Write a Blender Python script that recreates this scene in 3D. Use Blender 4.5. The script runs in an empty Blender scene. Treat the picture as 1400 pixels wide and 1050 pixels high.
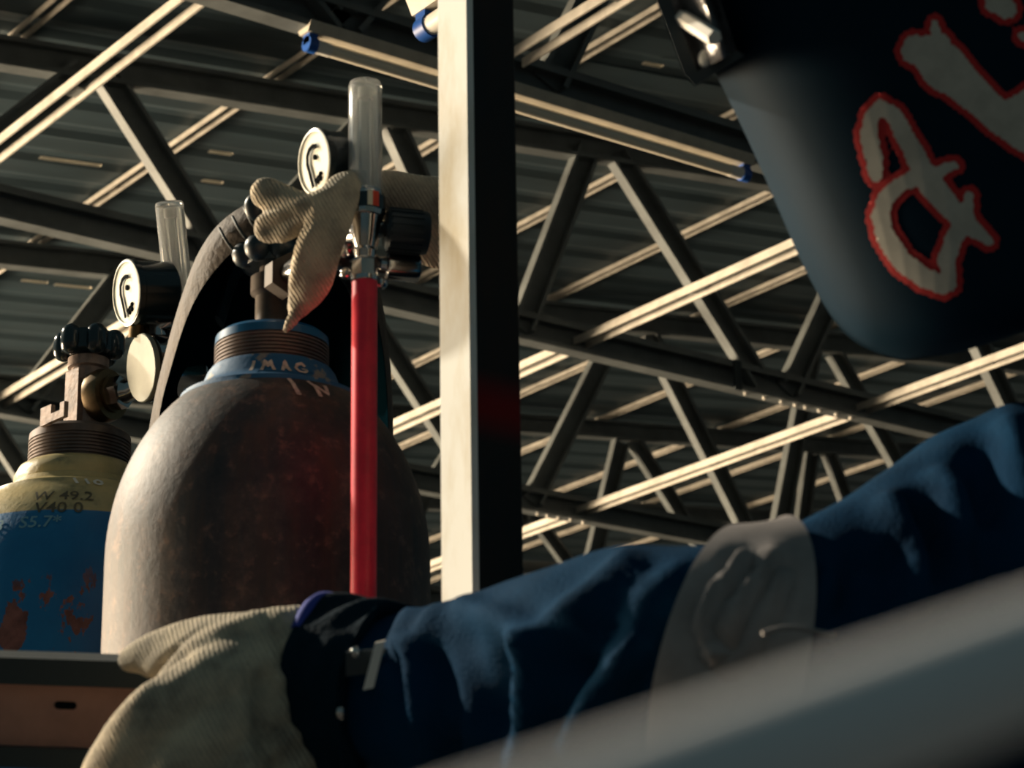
import bpy, bmesh, math, random
import numpy as np
from mathutils import Vector, Matrix
from mathutils.bvhtree import BVHTree

random.seed(4)
S = bpy.context.scene
COL = S.collection

# ------------------------------------------------------------------ camera
FPX, YAW, PITCH, ROLL = 3334.85, math.radians(53.342), math.radians(18.457), math.radians(-0.932)
CZ = 0.75                                   # height of the lens above the floor
fw = np.array([math.cos(YAW)*math.cos(PITCH), math.sin(YAW)*math.cos(PITCH), math.sin(PITCH)])
r0 = np.cross(fw, [0, 0, 1]); r0 /= np.linalg.norm(r0); u0 = np.cross(r0, fw)
rt = r0*math.cos(ROLL)+u0*math.sin(ROLL); up = -r0*math.sin(ROLL)+u0*math.cos(ROLL)
CAM = np.array([0.0, 0.0, CZ])
UZ = np.array([0, 0, 1.0])

def P(x, y, d):
    """world point seen at pixel x, y at distance d along the optical axis"""
    return CAM + d*(fw + rt*((x-700)/FPX) - up*((y-525)/FPX))
def PY(x, y, Y):
    q = fw + rt*((x-700)/FPX) - up*((y-525)/FPX)
    return CAM + q*(Y/q[1])
def px(p):
    v = np.asarray(p)-CAM; z = v@fw
    return 700+FPX*(v@rt)/z, 525-FPX*(v@up)/z

cd = bpy.data.cameras.new('camera'); cam = bpy.data.objects.new('camera', cd); COL.objects.link(cam)
cam.matrix_world = Matrix(((rt[0], up[0], -fw[0], CAM[0]), (rt[1], up[1], -fw[1], CAM[1]),
                           (rt[2], up[2], -fw[2], CAM[2]), (0, 0, 0, 1)))
cd.sensor_fit = 'HORIZONTAL'; cd.sensor_width = 36; cd.lens = FPX/1400*36
cd.clip_start = .01; cd.clip_end = 200
cd.dof.use_dof = True; cd.dof.focus_distance = 2.35; cd.dof.aperture_fstop = cd.lens/4.6
S.camera = cam
# ------------------------------------------------------------------ light
w = bpy.data.worlds.new('world'); S.world = w; w.use_nodes = True
bg = w.node_tree.nodes['Background']
bg.inputs[0].default_value = (0.55, 0.92, 1.0, 1); bg.inputs[1].default_value = 0.085
def area(name, loc, tgt, sx, sy, power, col):
    l = bpy.data.lights.new(name, 'AREA'); l.shape = 'RECTANGLE'; l.size = sx; l.size_y = sy
    l.energy = power; l.color = col
    o = bpy.data.objects.new(name, l); COL.objects.link(o); o.location = loc
    o.rotation_euler = (Vector(tgt)-Vector(loc)).to_track_quat('-Z', 'Y').to_euler()
    return o
# daylight through the open long side of the shed (left, towards the back)
area('open_bay_daylight', (-2.6, 10.8, .06), (2.2, 8.0, 3.2), 6.5, 5, 6800, (1.0, .77, .51))
sd = bpy.data.lights.new('sun', 'SUN'); sd.energy = 5.6; sd.angle = math.radians(2); sd.color = (1, .88, .69)
so = bpy.data.objects.new('sun', sd); COL.objects.link(so)
so.rotation_euler = Vector((.292, -.779, -.52)).to_track_quat('-Z', 'Y').to_euler()
S.view_settings.view_transform = 'Standard'; S.view_settings.look = 'None'
S.view_settings.exposure = 0.0; S.view_settings.gamma = 1.0; S.view_settings.use_curve_mapping = False

# ------------------------------------------------------------------ materials
def mat(name, col, rough=.6, metal=0.0, var=0.0, vscale=20, col2=None, bump=0.0, bscale=60, spec=.5,
        stretch=(1, 1, 1), lo=.4, hi=.65, trans=0.0):
    m = bpy.data.materials.new(name); m.use_nodes = True
    nt = m.node_tree; b = nt.nodes['Principled BSDF']
    b.inputs['Base Color'].default_value = (*col, 1); b.inputs['Roughness'].default_value = rough
    b.inputs['Metallic'].default_value = metal; b.inputs['Specular IOR Level'].default_value = spec
    if trans: b.inputs['Transmission Weight'].default_value = trans
    tc = nt.nodes.new('ShaderNodeTexCoord'); mp = nt.nodes.new('ShaderNodeMapping')
    mp.inputs['Scale'].default_value = stretch
    nt.links.new(tc.outputs['Object'], mp.inputs[0])
    if col2 is not None or var:
        n = nt.nodes.new('ShaderNodeTexNoise'); n.inputs['Scale'].default_value = vscale
        n.inputs['Detail'].default_value = 6; n.inputs['Roughness'].default_value = .62
        nt.links.new(mp.outputs[0], n.inputs['Vector'])
        cr = nt.nodes.new('ShaderNodeValToRGB')
        cr.color_ramp.elements[0].position = lo; cr.color_ramp.elements[1].position = hi
        c2 = col2 if col2 is not None else tuple(max(0, c*(1-var)) for c in col)
        cr.color_ramp.elements[0].color = (*col, 1); cr.color_ramp.elements[1].color = (*c2, 1)
        nt.links.new(n.outputs['Fac'], cr.inputs[0]); nt.links.new(cr.outputs[0], b.inputs['Base Color'])
    if bump:
        n = nt.nodes.new('ShaderNodeTexNoise'); n.inputs['Scale'].default_value = bscale; n.inputs['Detail'].default_value = 4
        nt.links.new(mp.outputs[0], n.inputs['Vector'])
        bp = nt.nodes.new('ShaderNodeBump'); bp.inputs['Strength'].default_value = bump; bp.inputs['Distance'].default_value = .01
        nt.links.new(n.outputs['Fac'], bp.inputs['Height']); nt.links.new(bp.outputs[0], b.inputs['Normal'])
    return m
M = {}
M['steel'] = mat('painted_truss_steel', (.165, .185, .190), .6, 0, .45, 9, lo=.35, hi=.75)
M['galv'] = mat('galvanised_channel', (.58, .55, .49), .5, .1, .3, 14)
M['purlin'] = mat('dull_purlin_steel', (.36, .335, .29), .6, 0, .35, 12)
M['sheet'] = mat('roof_sheet_zinc', (.040, .068, .085), .55, .1, .35, 3, stretch=(.4, 3, 3), lo=.35, hi=.7)
M['streak'] = mat('translucent_streak', (.9, .85, .7), .5, trans=1)
M['floor'] = mat('dark_concrete', (.035, .040, .042), .9, 0, .4, 4)
M['tubewhite'] = mat('frosted_lamp_glass', (.85, .78, .64), .35)
M['batten'] = mat('batten_enamel', (.55, .51, .43), .5, 0, .2, 20)
M['blueplastic'] = mat('blue_plastic', (.01, .09, .40), .45)
M['whiteplastic'] = mat('white_plastic', (.8, .78, .72), .5)
M['red'] = mat('red_rubber', (.84, .020, .055), .40, 0, .25, 50)
M['black'] = mat('black_plastic', (.010, .022, .030), .42)
M['blackgloss'] = mat('black_enamel', (.008, .018, .024), .18)
M['chrome'] = mat('chrome', (.48, .47, .46), .14, 1.0, .3, 30)
M['brass'] = mat('brass', (.20, .14, .075), .42, 1.0, .4, 60)
M['bronze'] = mat('tarnished_bronze', (.29, .21, .17), .5, .2, 0, 70, (.13, .095, .08), .08, 200)
M['dial'] = mat('white_dial', (.70, .70, .60), .5)
M['ink'] = mat('black_ink', (.004, .006, .008), .9, spec=.02)
M['alu'] = mat('turned_aluminium', (.27, .285, .235), .55, .1, .2, 40)
M['shadebrass'] = mat('shaded_brass', (.060, .042, .028), .6, .2, .5, 60)  # brass with the hung helmet's shade put into its colour
M['thread'] = mat('bare_thread_steel', (.16, .125, .11), .5, .5, .4, 60)
M['chalk'] = mat('chalk_paint', (.62, .57, .47), .85, 0, .5, 220)
M['chalkwhite'] = mat('white_paint_mark', (.85, .83, .75), .7, 0, .2, 200)
M['stampdark'] = mat('stamped_metal_shadow', (.10, .085, .05), .6)
M['stampblue'] = mat('worn_stamp_edge', (.17, .36, .45), .5)
M['leather'] = mat('brown_helmet_shell', (.060, .040, .025), .75, 0, 0, 25, (.036, .026, .018), .25, 90)
M['hinside'] = mat('helmet_lining', (.001, .006, .009), .95, spec=.0)
M['helmet'] = mat('navy_black_helmet', (.0015, .015, .030), .7, 0, .2, 8, spec=.06)
M['paintgrey'] = mat('grey_brush_paint', (.46, .45, .40), .8, 0, .2, 60)
M['paintred'] = mat('red_spray_outline', (.44, .014, .016), .8)
M['lens'] = mat('clear_cover_lens', (.24, .24, .25), .26, .35, .6, 22, bump=1.0, bscale=26)
M['coverall'] = mat('blue_cotton', (.0006, .029, .074), .85, 0, .3, 14, bump=.25, bscale=500, spec=.04)
M['cuff'] = mat('dark_navy_cotton', (.003, .018, .032), .85, 0, .3, 20, bump=.25, bscale=400, spec=.08)
M['skin'] = mat('skin', (.42, .26, .19), .55)
M['reflect'] = mat('grey_reflective_tape', (.27, .245, .24), .6, 0, .2, 40)
M['pink'] = mat('red_oxide_primer', (.36, .20, .16), .7, 0, .25, 30)
M['darksteel'] = mat('dark_steel', (.012, .024, .030), .6)
M['pipe'] = mat('grey_pipe', (.64, .64, .66), .75, .0, .15, 12)
M['boot'] = mat('boot_leather', (.03, .025, .02), .6)
# glass
g = bpy.data.materials.new('clear_acrylic'); g.use_nodes = True
gb = g.node_tree.nodes['Principled BSDF']; gb.inputs['Transmission Weight'].default_value = .80
gb.inputs['Roughness'].default_value = .04; gb.inputs['IOR'].default_value = 1.47
gb.inputs['Base Color'].default_value = (.96, .97, .95, 1); M['glass'] = g

def node_mat(name, fn, rough=.6, metal=0):
    m = bpy.data.materials.new(name); m.use_nodes = True; nt = m.node_tree
    b = nt.nodes['Principled BSDF']; b.inputs['Roughness'].default_value = rough; b.inputs['Metallic'].default_value = metal
    fn(nt, b); return m
def N(nt, t, **kw):
    n = nt.nodes.new(t)
    for k, v in kw.items():
        if k in n.inputs: n.inputs[k].default_value = v
        else: setattr(n, k, v)
    return n
def noise(nt, src, scale, detail=6, rough=.6, stretch=None):
    n = N(nt, 'ShaderNodeTexNoise', Scale=scale, Detail=detail, Roughness=rough)
    if stretch:
        mp = N(nt, 'ShaderNodeMapping', Scale=stretch); nt.links.new(src, mp.inputs[0]); src = mp.outputs[0]
    nt.links.new(src, n.inputs['Vector']); return n.outputs['Fac']
def ramp(nt, src, stops):
    c = N(nt, 'ShaderNodeValToRGB'); e = c.color_ramp.elements
    while len(e) < len(stops): e.new(.5)
    for k, (p_, col) in enumerate(stops):
        e[k].position = p_; e[k].color = (*col, 1) if len(col) == 3 else col
    nt.links.new(src, c.inputs[0]); return c.outputs[0]
def mixc(nt, fac, a, b):
    m = N(nt, 'ShaderNodeMix', data_type='RGBA')
    nt.links.new(fac, m.inputs[0])
    for v, i in ((a, 6), (b, 7)):
        if isinstance(v, tuple): m.inputs[i].default_value = (*v, 1)
        else: nt.links.new(v, m.inputs[i])
    return m.outputs[2]
def zstep(nt, tc, z0, z1):
    s = N(nt, 'ShaderNodeSeparateXYZ'); nt.links.new(tc, s.inputs[0])
    mr = N(nt, 'ShaderNodeMapRange'); mr.inputs[1].default_value = z0; mr.inputs[2].default_value = z1
    nt.links.new(s.outputs[2], mr.inputs[0]); return mr.outputs[0]
def bumpn(nt, b, h, st, dist=.004):
    bp = N(nt, 'ShaderNodeBump', Strength=st, Distance=dist); nt.links.new(h, bp.inputs['Height']); nt.links.new(bp.outputs[0], b.inputs['Normal'])
def brown_cyl(nt, b):
    tc = N(nt, 'ShaderNodeTexCoord').outputs['Object']
    a = ramp(nt, noise(nt, tc, 19, 9, .74), [(.38, (.013, .018, .021)), (.5, (.036, .032, .034)), (.64, (.098, .074, .064))])
    st = ramp(nt, noise(nt, tc, 9, 5, .6, (9, 9, .5)), [(.45, (0, 0, 0)), (.7, (1, 1, 1))])
    a2 = mixc(nt, st, a, (.060, .036, .026))
    sp = ramp(nt, noise(nt, tc, 75, 6, .75), [(.55, (0, 0, 0)), (.68, (1, 1, 1))])
    a3 = mixc(nt, sp, a2, (.17, .10, .07))
    # blue collar paint above the shoulder, chipped
    z = zstep(nt, tc, -.0005, .0005)
    chip = ramp(nt, noise(nt, tc, 55, 5, .6), [(.60, (.004, .090, .215)), (.64, (.20, .20, .18))])
    nt.links.new(mixc(nt, z, a3, chip), b.inputs['Base Color'])
    bumpn(nt, b, noise(nt, tc, 110, 6, .7), .20, .003)
M['cyl1'] = node_mat('rusty_brown_cylinder_paint', brown_cyl, .58)
def blue_cyl(nt, b):
    tc = N(nt, 'ShaderNodeTexCoord').outputs['Object']
    bl = ramp(nt, noise(nt, tc, 7, 6, .6), [(.3, (.0, .10, .28)), (.7, (.006, .19, .44))])
    nz_ = noise(nt, tc, 42, 8, .66, (1, 1, .6))
    for loc_, r_ in RUST:                                    # worn patches where the paint has come off
        vd = N(nt, 'ShaderNodeVectorMath', operation='DISTANCE'); nt.links.new(tc, vd.inputs[0]); vd.inputs[1].default_value = loc_
        mr = N(nt, 'ShaderNodeMapRange'); mr.inputs[1].default_value = r_; mr.inputs[2].default_value = 0; mr.inputs[3].default_value = 0; mr.inputs[4].default_value = .16
        nt.links.new(vd.outputs['Value'], mr.inputs[0])
        ad = N(nt, 'ShaderNodeMath', operation='ADD'); nt.links.new(nz_, ad.inputs[0]); nt.links.new(mr.outputs[0], ad.inputs[1]); nz_ = ad.outputs[0]
    rn = ramp(nt, nz_, [(.612, (0, 0, 0)), (.624, (1, 1, 1))])
    low = N(nt, 'ShaderNodeMath', operation='MULTIPLY'); nt.links.new(rn, low.inputs[0])
    s = N(nt, 'ShaderNodeMapRange'); s.inputs[1].default_value = -.065; s.inputs[2].default_value = -.095
    sx = N(nt, 'ShaderNodeSeparateXYZ'); nt.links.new(tc, sx.inputs[0]); nt.links.new(sx.outputs[2], s.inputs[0])
    nt.links.new(s.outputs[0], low.inputs[1])
    rust = ramp(nt, noise(nt, tc, 60, 5, .6), [(.35, (.10, .03, .02)), (.65, (.26, .10, .075))])
    body = mixc(nt, low.outputs[0], bl, rust)
    ye = ramp(nt, noise(nt, tc, 30, 8, .65), [(.38, (.58, .45, .20)), (.56, (.46, .38, .18)), (.70, (.17, .17, .09))])
    nt.links.new(mixc(nt, zstep(nt, tc, -.0310, -.0300), body, ye), b.inputs['Base Color'])
    bumpn(nt, b, noise(nt, tc, 70, 6, .65), .3, .003)
def knit(nt, b):
    tc = N(nt, 'ShaderNodeTexCoord').outputs['Object']
    c = ramp(nt, noise(nt, tc, 45, 6, .65), [(.33, (.60, .51, .37)), (.52, (.42, .36, .27)), (.72, (.20, .175, .14))])
    nt.links.new(c, b.inputs['Base Color'])
    wv = N(nt, 'ShaderNodeTexWave', Scale=130.0, Distortion=2.5, Detail=2.0); wv.inputs['Detail Scale'].default_value = 2
    mp = N(nt, 'ShaderNodeMapping', Rotation=(.5, .2, .9)); nt.links.new(tc, mp.inputs[0]); nt.links.new(mp.outputs[0], wv.inputs['Vector'])
    ad = N(nt, 'ShaderNodeMath', operation='ADD'); nt.links.new(wv.outputs['Fac'], ad.inputs[0])
    nt.links.new(noise(nt, tc, 260, 3, .6), ad.inputs[1])
    bumpn(nt, b, ad.outputs[0], .45, .0022)
M['knit'] = node_mat('cream_cotton_knit', knit, .95)
def post_m(nt, b):
    tc = N(nt, 'ShaderNodeTexCoord').outputs['Object']
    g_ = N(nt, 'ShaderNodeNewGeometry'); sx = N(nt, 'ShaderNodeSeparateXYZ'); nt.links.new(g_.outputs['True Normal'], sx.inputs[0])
    lt = N(nt, 'ShaderNodeMath', operation='LESS_THAN'); nt.links.new(sx.outputs[0], lt.inputs[0]); lt.inputs[1].default_value = -.5  # light and shade put into the colour: left face pale, other faces dark
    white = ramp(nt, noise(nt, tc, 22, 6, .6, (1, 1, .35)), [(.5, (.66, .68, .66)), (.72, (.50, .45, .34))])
    shade_col = ramp(nt, noise(nt, tc, 16, 6, .6, (1, 1, .4)), [(.35, (.016, .024, .026)), (.65, (.034, .028, .024))])
    # soft-edged red band on the dark face
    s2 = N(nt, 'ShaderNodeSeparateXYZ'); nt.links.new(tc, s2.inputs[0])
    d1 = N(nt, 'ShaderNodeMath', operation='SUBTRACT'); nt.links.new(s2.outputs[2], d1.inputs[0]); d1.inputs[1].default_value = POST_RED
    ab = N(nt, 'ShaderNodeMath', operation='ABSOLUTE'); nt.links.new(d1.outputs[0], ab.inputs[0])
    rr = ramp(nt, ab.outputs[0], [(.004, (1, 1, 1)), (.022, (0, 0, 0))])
    dk = mixc(nt, rr, shade_col, (.20, .014, .014))
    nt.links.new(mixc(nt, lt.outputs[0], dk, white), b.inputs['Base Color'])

# ------------------------------------------------------------------ geometry helpers
class MB:
    def __init__(self): self.v = []; self.f = []
    def add(self, vs, fs):
        o = len(self.v); self.v += [tuple(map(float, q)) for q in vs]; self.f += [tuple(i+o for i in f) for f in fs]; return self
    def prism(self, poly, org, a, b, ext):
        """closed 2D polygon (along a, b) from org, extruded by vector ext"""
        n = len(poly); vs = [org+a*p_[0]+b*p_[1] for p_ in poly]; vs += [q+ext for q in vs]
        fs = [(i, (i+1) % n, n+(i+1) % n, n+i) for i in range(n)]+[tuple(range(n))[::-1], tuple(range(n, 2*n))]
        return self.add(vs, fs)
    def box(self, c, ax, ay, az, sx, sy, sz):
        c = np.asarray(c); ax, ay, az = (np.asarray(q, float) for q in (ax, ay, az))
        return self.prism([(-sx/2, -sy/2), (sx/2, -sy/2), (sx/2, sy/2), (-sx/2, sy/2)], c-az*sz/2, ax, ay, az*sz)
    def tube(self, pts, rad, n=12, cap=True, flat=None, fl=1.0, dome=False):
        pts = [np.asarray(q, float) for q in pts]
        if np.isscalar(rad): rad = [rad]*len(pts)
        rad = list(rad)
        if dome:
            for end in (0, -1):
                nb = 1 if end == 0 else -2
                d = pts[end]-pts[nb]; d = d/np.linalg.norm(d); r_ = rad[end]; p_ = pts[end]
                ring = [(p_+d*r_*math.sin(t), r_*math.cos(t)) for t in (math.radians(25), math.radians(50), math.radians(72), math.radians(87))]
                if end == 0:
                    for q, rr in ring: pts.insert(0, q); rad.insert(0, rr)
                else:
                    for q, rr in ring: pts.append(q); rad.append(rr)
        t = [pts[min(i+1, len(pts)-1)]-pts[max(i-1, 0)] for i in range(len(pts))]
        t = [q/np.linalg.norm(q) for q in t]
        a = np.cross(t[0], [0.31, .52, .79]); a /= np.linalg.norm(a)
        vs = []; m = len(pts)
        for i in range(m):
            a = a-t[i]*(a@t[i]); a /= np.linalg.norm(a); b = np.cross(t[i], a)
            for k in range(n):
                th = 2*math.pi*k/n; o = (a*math.cos(th)+b*math.sin(th))*rad[i]
                if flat is not None: o = o-flat*(o@flat)*(1-fl)
                vs.append(pts[i]+o)
        fs = [(i*n+k, i*n+(k+1) % n, (i+1)*n+(k+1) % n, (i+1)*n+k) for i in range(m-1) for k in range(n)]
        if cap: fs += [tuple(range(n))[::-1], tuple(range((m-1)*n, m*n))]
        return self.add(vs, fs)
    def lathe(self, prof, org, ax=UZ, n=48, close=False):
        ax = np.asarray(ax, float)/np.linalg.norm(ax); org = np.asarray(org, float)
        a = np.cross(ax, [0.3, .9, .31]); a /= np.linalg.norm(a); b = np.cross(ax, a)
        vs = []; fs = []; m = len(prof)
        for r_, z_ in prof:
            for k in range(n):
                th = 2*math.pi*k/n; vs.append(org+ax*z_+(a*math.cos(th)+b*math.sin(th))*max(r_, 1e-5))
        for i in range(m-1 if not close else m):
            j = (i+1) % m
            fs += [(i*n+k, i*n+(k+1) % n, j*n+(k+1) % n, j*n+k) for k in range(n)]
        if not close: fs += [tuple(range(n))[::-1], tuple(range((m-1)*n, m*n))]
        return self.add(vs, fs)
    def ell(self, c, ra, rb, rc, A, B, C, n=20):
        prof = [(math.sin(math.pi*i/n), -math.cos(math.pi*i/n)) for i in range(n+1)]
        vs = []; fs = []; q = 24
        for r_, z_ in prof:
            for k in range(q):
                th = 2*math.pi*k/q; vs.append(np.asarray(c)+A*ra*max(r_, 1e-4)*math.cos(th)+B*rb*max(r_, 1e-4)*math.sin(th)+C*rc*z_)
        fs = [(i*q+k, i*q+(k+1) % q, (i+1)*q+(k+1) % q, (i+1)*q+k) for i in range(n) for k in range(q)]
        fs += [tuple(range(q))[::-1], tuple(range(n*q, (n+1)*q))]
        return self.add(vs, fs)
    def mesh(self, name, smooth=None):
        me = bpy.data.meshes.new(name); me.from_pydata(self.v, [], self.f); me.validate(); fix(me)
        if smooth is not None:
            me.polygons.foreach_set('use_smooth', [True]*len(me.polygons))
            me.set_sharp_from_angle(angle=math.radians(smooth))
        me.update(); return me
def fix(me):
    b = bmesh.new(); b.from_mesh(me); bmesh.ops.recalc_face_normals(b, faces=b.faces); b.to_mesh(me); b.free()

def link(name, me, m, parent=None, origin=None):
    if m is not None: me.materials.append(m)
    o = bpy.data.objects.new(name, me); COL.objects.link(o)
    if origin is not None:
        me.transform(Matrix.Translation(-Vector(origin))); o.location = origin
    if parent is not None:
        o.parent = parent
        L = Vector(o.location)
        pl = Vector((0, 0, 0)); q = parent
        while q is not None: pl += Vector(q.location); q = q.parent
        o.location = L-pl
    return o
def obj(name, mb, m, parent=None, smooth=None, origin=None):
    return link(name, mb.mesh(name, smooth), M[m] if isinstance(m, str) else m, parent, origin)
def thing(name, label, cat, loc=(0, 0, 0), group=None):
    o = bpy.data.objects.new(name, None); COL.objects.link(o); o.location = loc; o.empty_display_size = .05
    o['label'] = label; o['category'] = cat
    if group: o['group'] = group
    return o
def tag(o, label, cat, group=None):
    o['label'] = label; o['category'] = cat
    if group: o['group'] = group
    return o
def struct(o): o['kind'] = 'structure'; return o
def evaluated(o, name):
    dg = bpy.context.evaluated_depsgraph_get()
    me = bpy.data.meshes.new_from_object(o.evaluated_get(dg)); me.name = name
    return me
def fuse(mb, voxel, smooth_it=6, fac=.5, name='fused'):
    """overlapping closed shells -> one continuous smooth surface"""
    t = bpy.data.objects.new('tmp', mb.mesh('tmp')); COL.objects.link(t)
    md = t.modifiers.new('r', 'REMESH'); md.mode = 'VOXEL'; md.voxel_size = voxel
    if smooth_it:
        s_ = t.modifiers.new('s', 'SMOOTH'); s_.iterations = smooth_it; s_.factor = fac
    me = evaluated(t, name); old = t.data
    bpy.data.objects.remove(t); bpy.data.meshes.remove(old)
    me.polygons.foreach_set('use_smooth', [True]*len(me.polygons)); me.update()
    return me
def channel(p0, p1, wdir, odir, wd, dp, lip, t=.003):
    """lipped C section from p0 to p1; wdir across the width, odir towards the open side; p0/p1 on the back face centre"""
    p0 = np.asarray(p0, float); p1 = np.asarray(p1, float); h = wd/2
    poly = [(-h, 0), (h, 0), (h, dp), (h-lip, dp), (h-lip, dp-t), (h-t, dp-t), (h-t, t), (-h+t, t), (-h+t, dp-t), (-h+lip, dp-t), (-h+lip, dp), (-h, dp)]
    return MB().prism(poly, p0, np.asarray(wdir, float), np.asarray(odir, float), p1-p0)
def unit(a): a = np.asarray(a, float); return a/np.linalg.norm(a)
# ------------------------------------------------------------------ setting: floor and roof
H = 2.4; AL = math.radians(6.48); TA = math.tan(AL)
XD = np.array([1.0, 0, 0]); YD = np.array([0, 1.0, 0])
RD = np.array([math.cos(AL), 0, math.sin(AL)]); RN = np.array([-math.sin(AL), 0, math.cos(AL)])
f_ = MB().box((9, 11, -.05), XD, YD, UZ, 40, 44, .1)
struct(obj('floor', f_, 'floor'))
yd = MB().box((-12, 11, .0), XD, YD, UZ, 20, 60, .02)
tag(obj('yard_paving', yd, mat('sunlit_concrete_yard', (.08, .08, .075), .9, 0, .2, 2)), 'pale concrete yard outside the open side of the shed', 'yard')['kind'] = 'structure'
roof = bpy.data.objects.new('ceiling', None); COL.objects.link(roof); struct(roof)
CSH = 1.1095                                            # sheet height in units of H over the lens at X = 0
def roofz(x, c=CSH): return CZ+H*c+TA*x
# roof sheets: trapezoidal ribs running up the slope, one object per sheet
def sheet_mesh(x0, x1, npitch, pitch, holes=()):
    prof = []; tk = .0
    for i in range(npitch):
        b = i*pitch
        prof += [(b, 0), (b+pitch*.48, 0), (b+pitch*.66, .010), (b+pitch*.82, .010)]
    prof += [(npitch*pitch, 0), (npitch*pitch+.03, .006)]
    v = []; f = []
    xs = [x0, x1]
    for x in xs:
        for (yy, zz) in prof: v.append((RD*(x)+RN*zz+YD*yy))
    for x in xs:
        for (yy, zz) in prof: v.append((RD*(x)+RN*(zz+.0015)+YD*yy))
    n = len(prof)
    for k in range(n-1):
        f.append((k, k+1, n+k+1, n+k)); f.append((2*n+k, 3*n+k, 3*n+k+1, 2*n+k+1))
    f += [(0, n, 3*n, 2*n), (n-1, 3*n-1, 4*n-1, 2*n-1)]
    m = MB(); m.add(v, f); me = m.mesh('roof_sheet'); return me
pitch = .215; NP = 5
seg = [(.9, 7.6), (7.5, 15.5), (15.4, 23.5)]
smeshes = []
for (a, b) in seg:
    me = sheet_mesh(a/math.cos(AL), b/math.cos(AL), NP, pitch); me.materials.append(M['sheet']); smeshes.append(me)
for j in range(20):
    y0 = .7+j*pitch*NP
    for k, me in enumerate(smeshes):
        o = bpy.data.objects.new('roof_sheet', me); COL.objects.link(o); o.parent = roof
        o.location = (0, y0, CZ+H*CSH+(.003 if j % 2 else 0)-.004*k)
# translucent strips added under the sheet as stand-ins for bright streaks of light
for (xa, ya, xb, yb) in [(55, 215, 137, 227), (276, 247, 304, 250), (30, 383, 64, 387), (75, 389, 124, 394), (286, 207, 317, 211), (165, 626, 192, 628), (880, 86, 905, 91)]:
    q = []
    for x, y in ((xa, ya), (xb, yb)):
        d = fw+rt*((x-700)/FPX)-up*((y-525)/FPX); t = (H*CSH-.008)/(d[2]-d[0]*TA); q.append(CAM+d*t)
    L = np.linalg.norm(q[1]-q[0])
    obj('light_streak', MB().box((q[0]+q[1])/2, RD, YD, RN, L, .016, .004), 'streak', roof)
# purlins over the trusses
pur = [.42, .72, 1.005, 1.33, 1.637, 1.95, 2.216, 2.53, 2.81, 3.126, 3.43, 3.72, 4.03, 4.35, 4.66, 5.0, 5.32, 5.65, 6.0, 6.4, 6.8]
for x in pur:
    X = x*H; zz = roofz(X)-.004
    c = MB()
    for (dx, hh_) in ((0, .016), (.036, .017)):
        c.box(np.array([X, 11.1, zz])+RD*dx-RN*(hh_/2+.001), RD, YD, RN, .004, 20.8, hh_)
    for k in range(16): c.box(np.array([X, 1+1.35*k, zz])+RD*.018-RN*.006, RD, YD, RN, .036, .05, .004)
    obj('purlin', c, 'purlin', roof)
# ------------------------------------------------------------------ trusses
TY = [1.12*H, 1.687*H, 2.254*H, 2.88*H, 3.49*H, 4.10*H, 4.71*H]
CW = .085                                             # chord depth
def zb(): return CZ+H                                  # underside of the bottom chord
def zt(x): return CZ+H*1.065+TA*x                     # underside of the top chord
def add_truss(i, label, webs, x0, x1, splices=()):
    Y = TY[i]; t = thing('roof_truss', label, 'roof truss', (x0, Y, zb()), 'roof trusses')
    obj('bottom_chord', channel((x0, Y+.05, zb()+CW/2), (x1, Y+.05, zb()+CW/2), UZ, -YD, CW, .05, .014), 'steel', t)
    obj('bottom_chord_flange', MB().box(((x0+x1)/2, Y+.025, zb()+CW+.006), XD, YD, UZ, x1-x0, .03, .012), 'steel', t)
    obj('top_chord', channel((x0, Y+.05, zt(x0)+CW/2), (x1, Y+.05, zt(x1)+CW/2), RN, -YD, CW, .05, .014), 'steel', t)
    for (a, za, b, zb_) in webs:
        p0 = np.array([a, Y+.04, za]); p1 = np.array([b, Y+.04, zb_])
        d = unit(p1-p0); wdir = np.cross(d, YD)
        obj('web_member', channel(p0, p1, wdir, -YD, .080, .036, .013), 'steel', t)
    for (sx, wd) in splices:
        obj('splice_plate', MB().box((sx, Y-.003, zb()+CW/2), XD, YD, UZ, wd, .006, CW+.012), 'darksteel', t)
    return t
HX = lambda x: x*H
def w_(a, za, b, zb_): return (a*H, CZ+za*H, b*H, CZ+zb_*H)
def zig(xs, top_first=True):
    out = []
    for k in range(len(xs)-1):
        a, b = xs[k], xs[k+1]; topa = (k % 2 == 0) == top_first
        za = 1.075+TA*a if topa else 1.02; zb2 = 1.02 if topa else 1.075+TA*b
        out.append(w_(a, za, b, zb2))
    return out
add_truss(1, 'nearest roof truss in view, the long fluorescent tube fixed under its bottom chord',
          zig([.55, .72, .9, 1.08, 1.22], True)+[w_(1.42, 1.235, 1.315, 1.025)]+zig([1.48, 1.66, 1.84, 2.0, 2.2, 2.4, 2.6, 2.8], True), .3*H, 6.5*H)
add_truss(2, 'roof truss with a spliced bottom chord, crossing just under the chin of the worn helmet',
          [w_(1.095, 1.20, .93, 1.02), w_(1.125, 1.20, 1.275, 1.02), w_(1.47, 1.235, 1.30, 1.02), w_(1.51, 1.24, 1.635, 1.02),
           w_(1.812, 1.285, 1.70, 1.02), w_(1.86, 1.29, 2.093, 1.02), w_(2.33, 1.335, 2.145, 1.02), w_(2.41, 1.345, 2.61, 1.02), w_(2.9, 1.4, 2.67, 1.02)]
          + zig([2.95, 3.2, 3.45, 3.7, 3.95], True)+zig([.78, .86], True), .3*H, 6.5*H, [(2.045*H, .03)])
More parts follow.
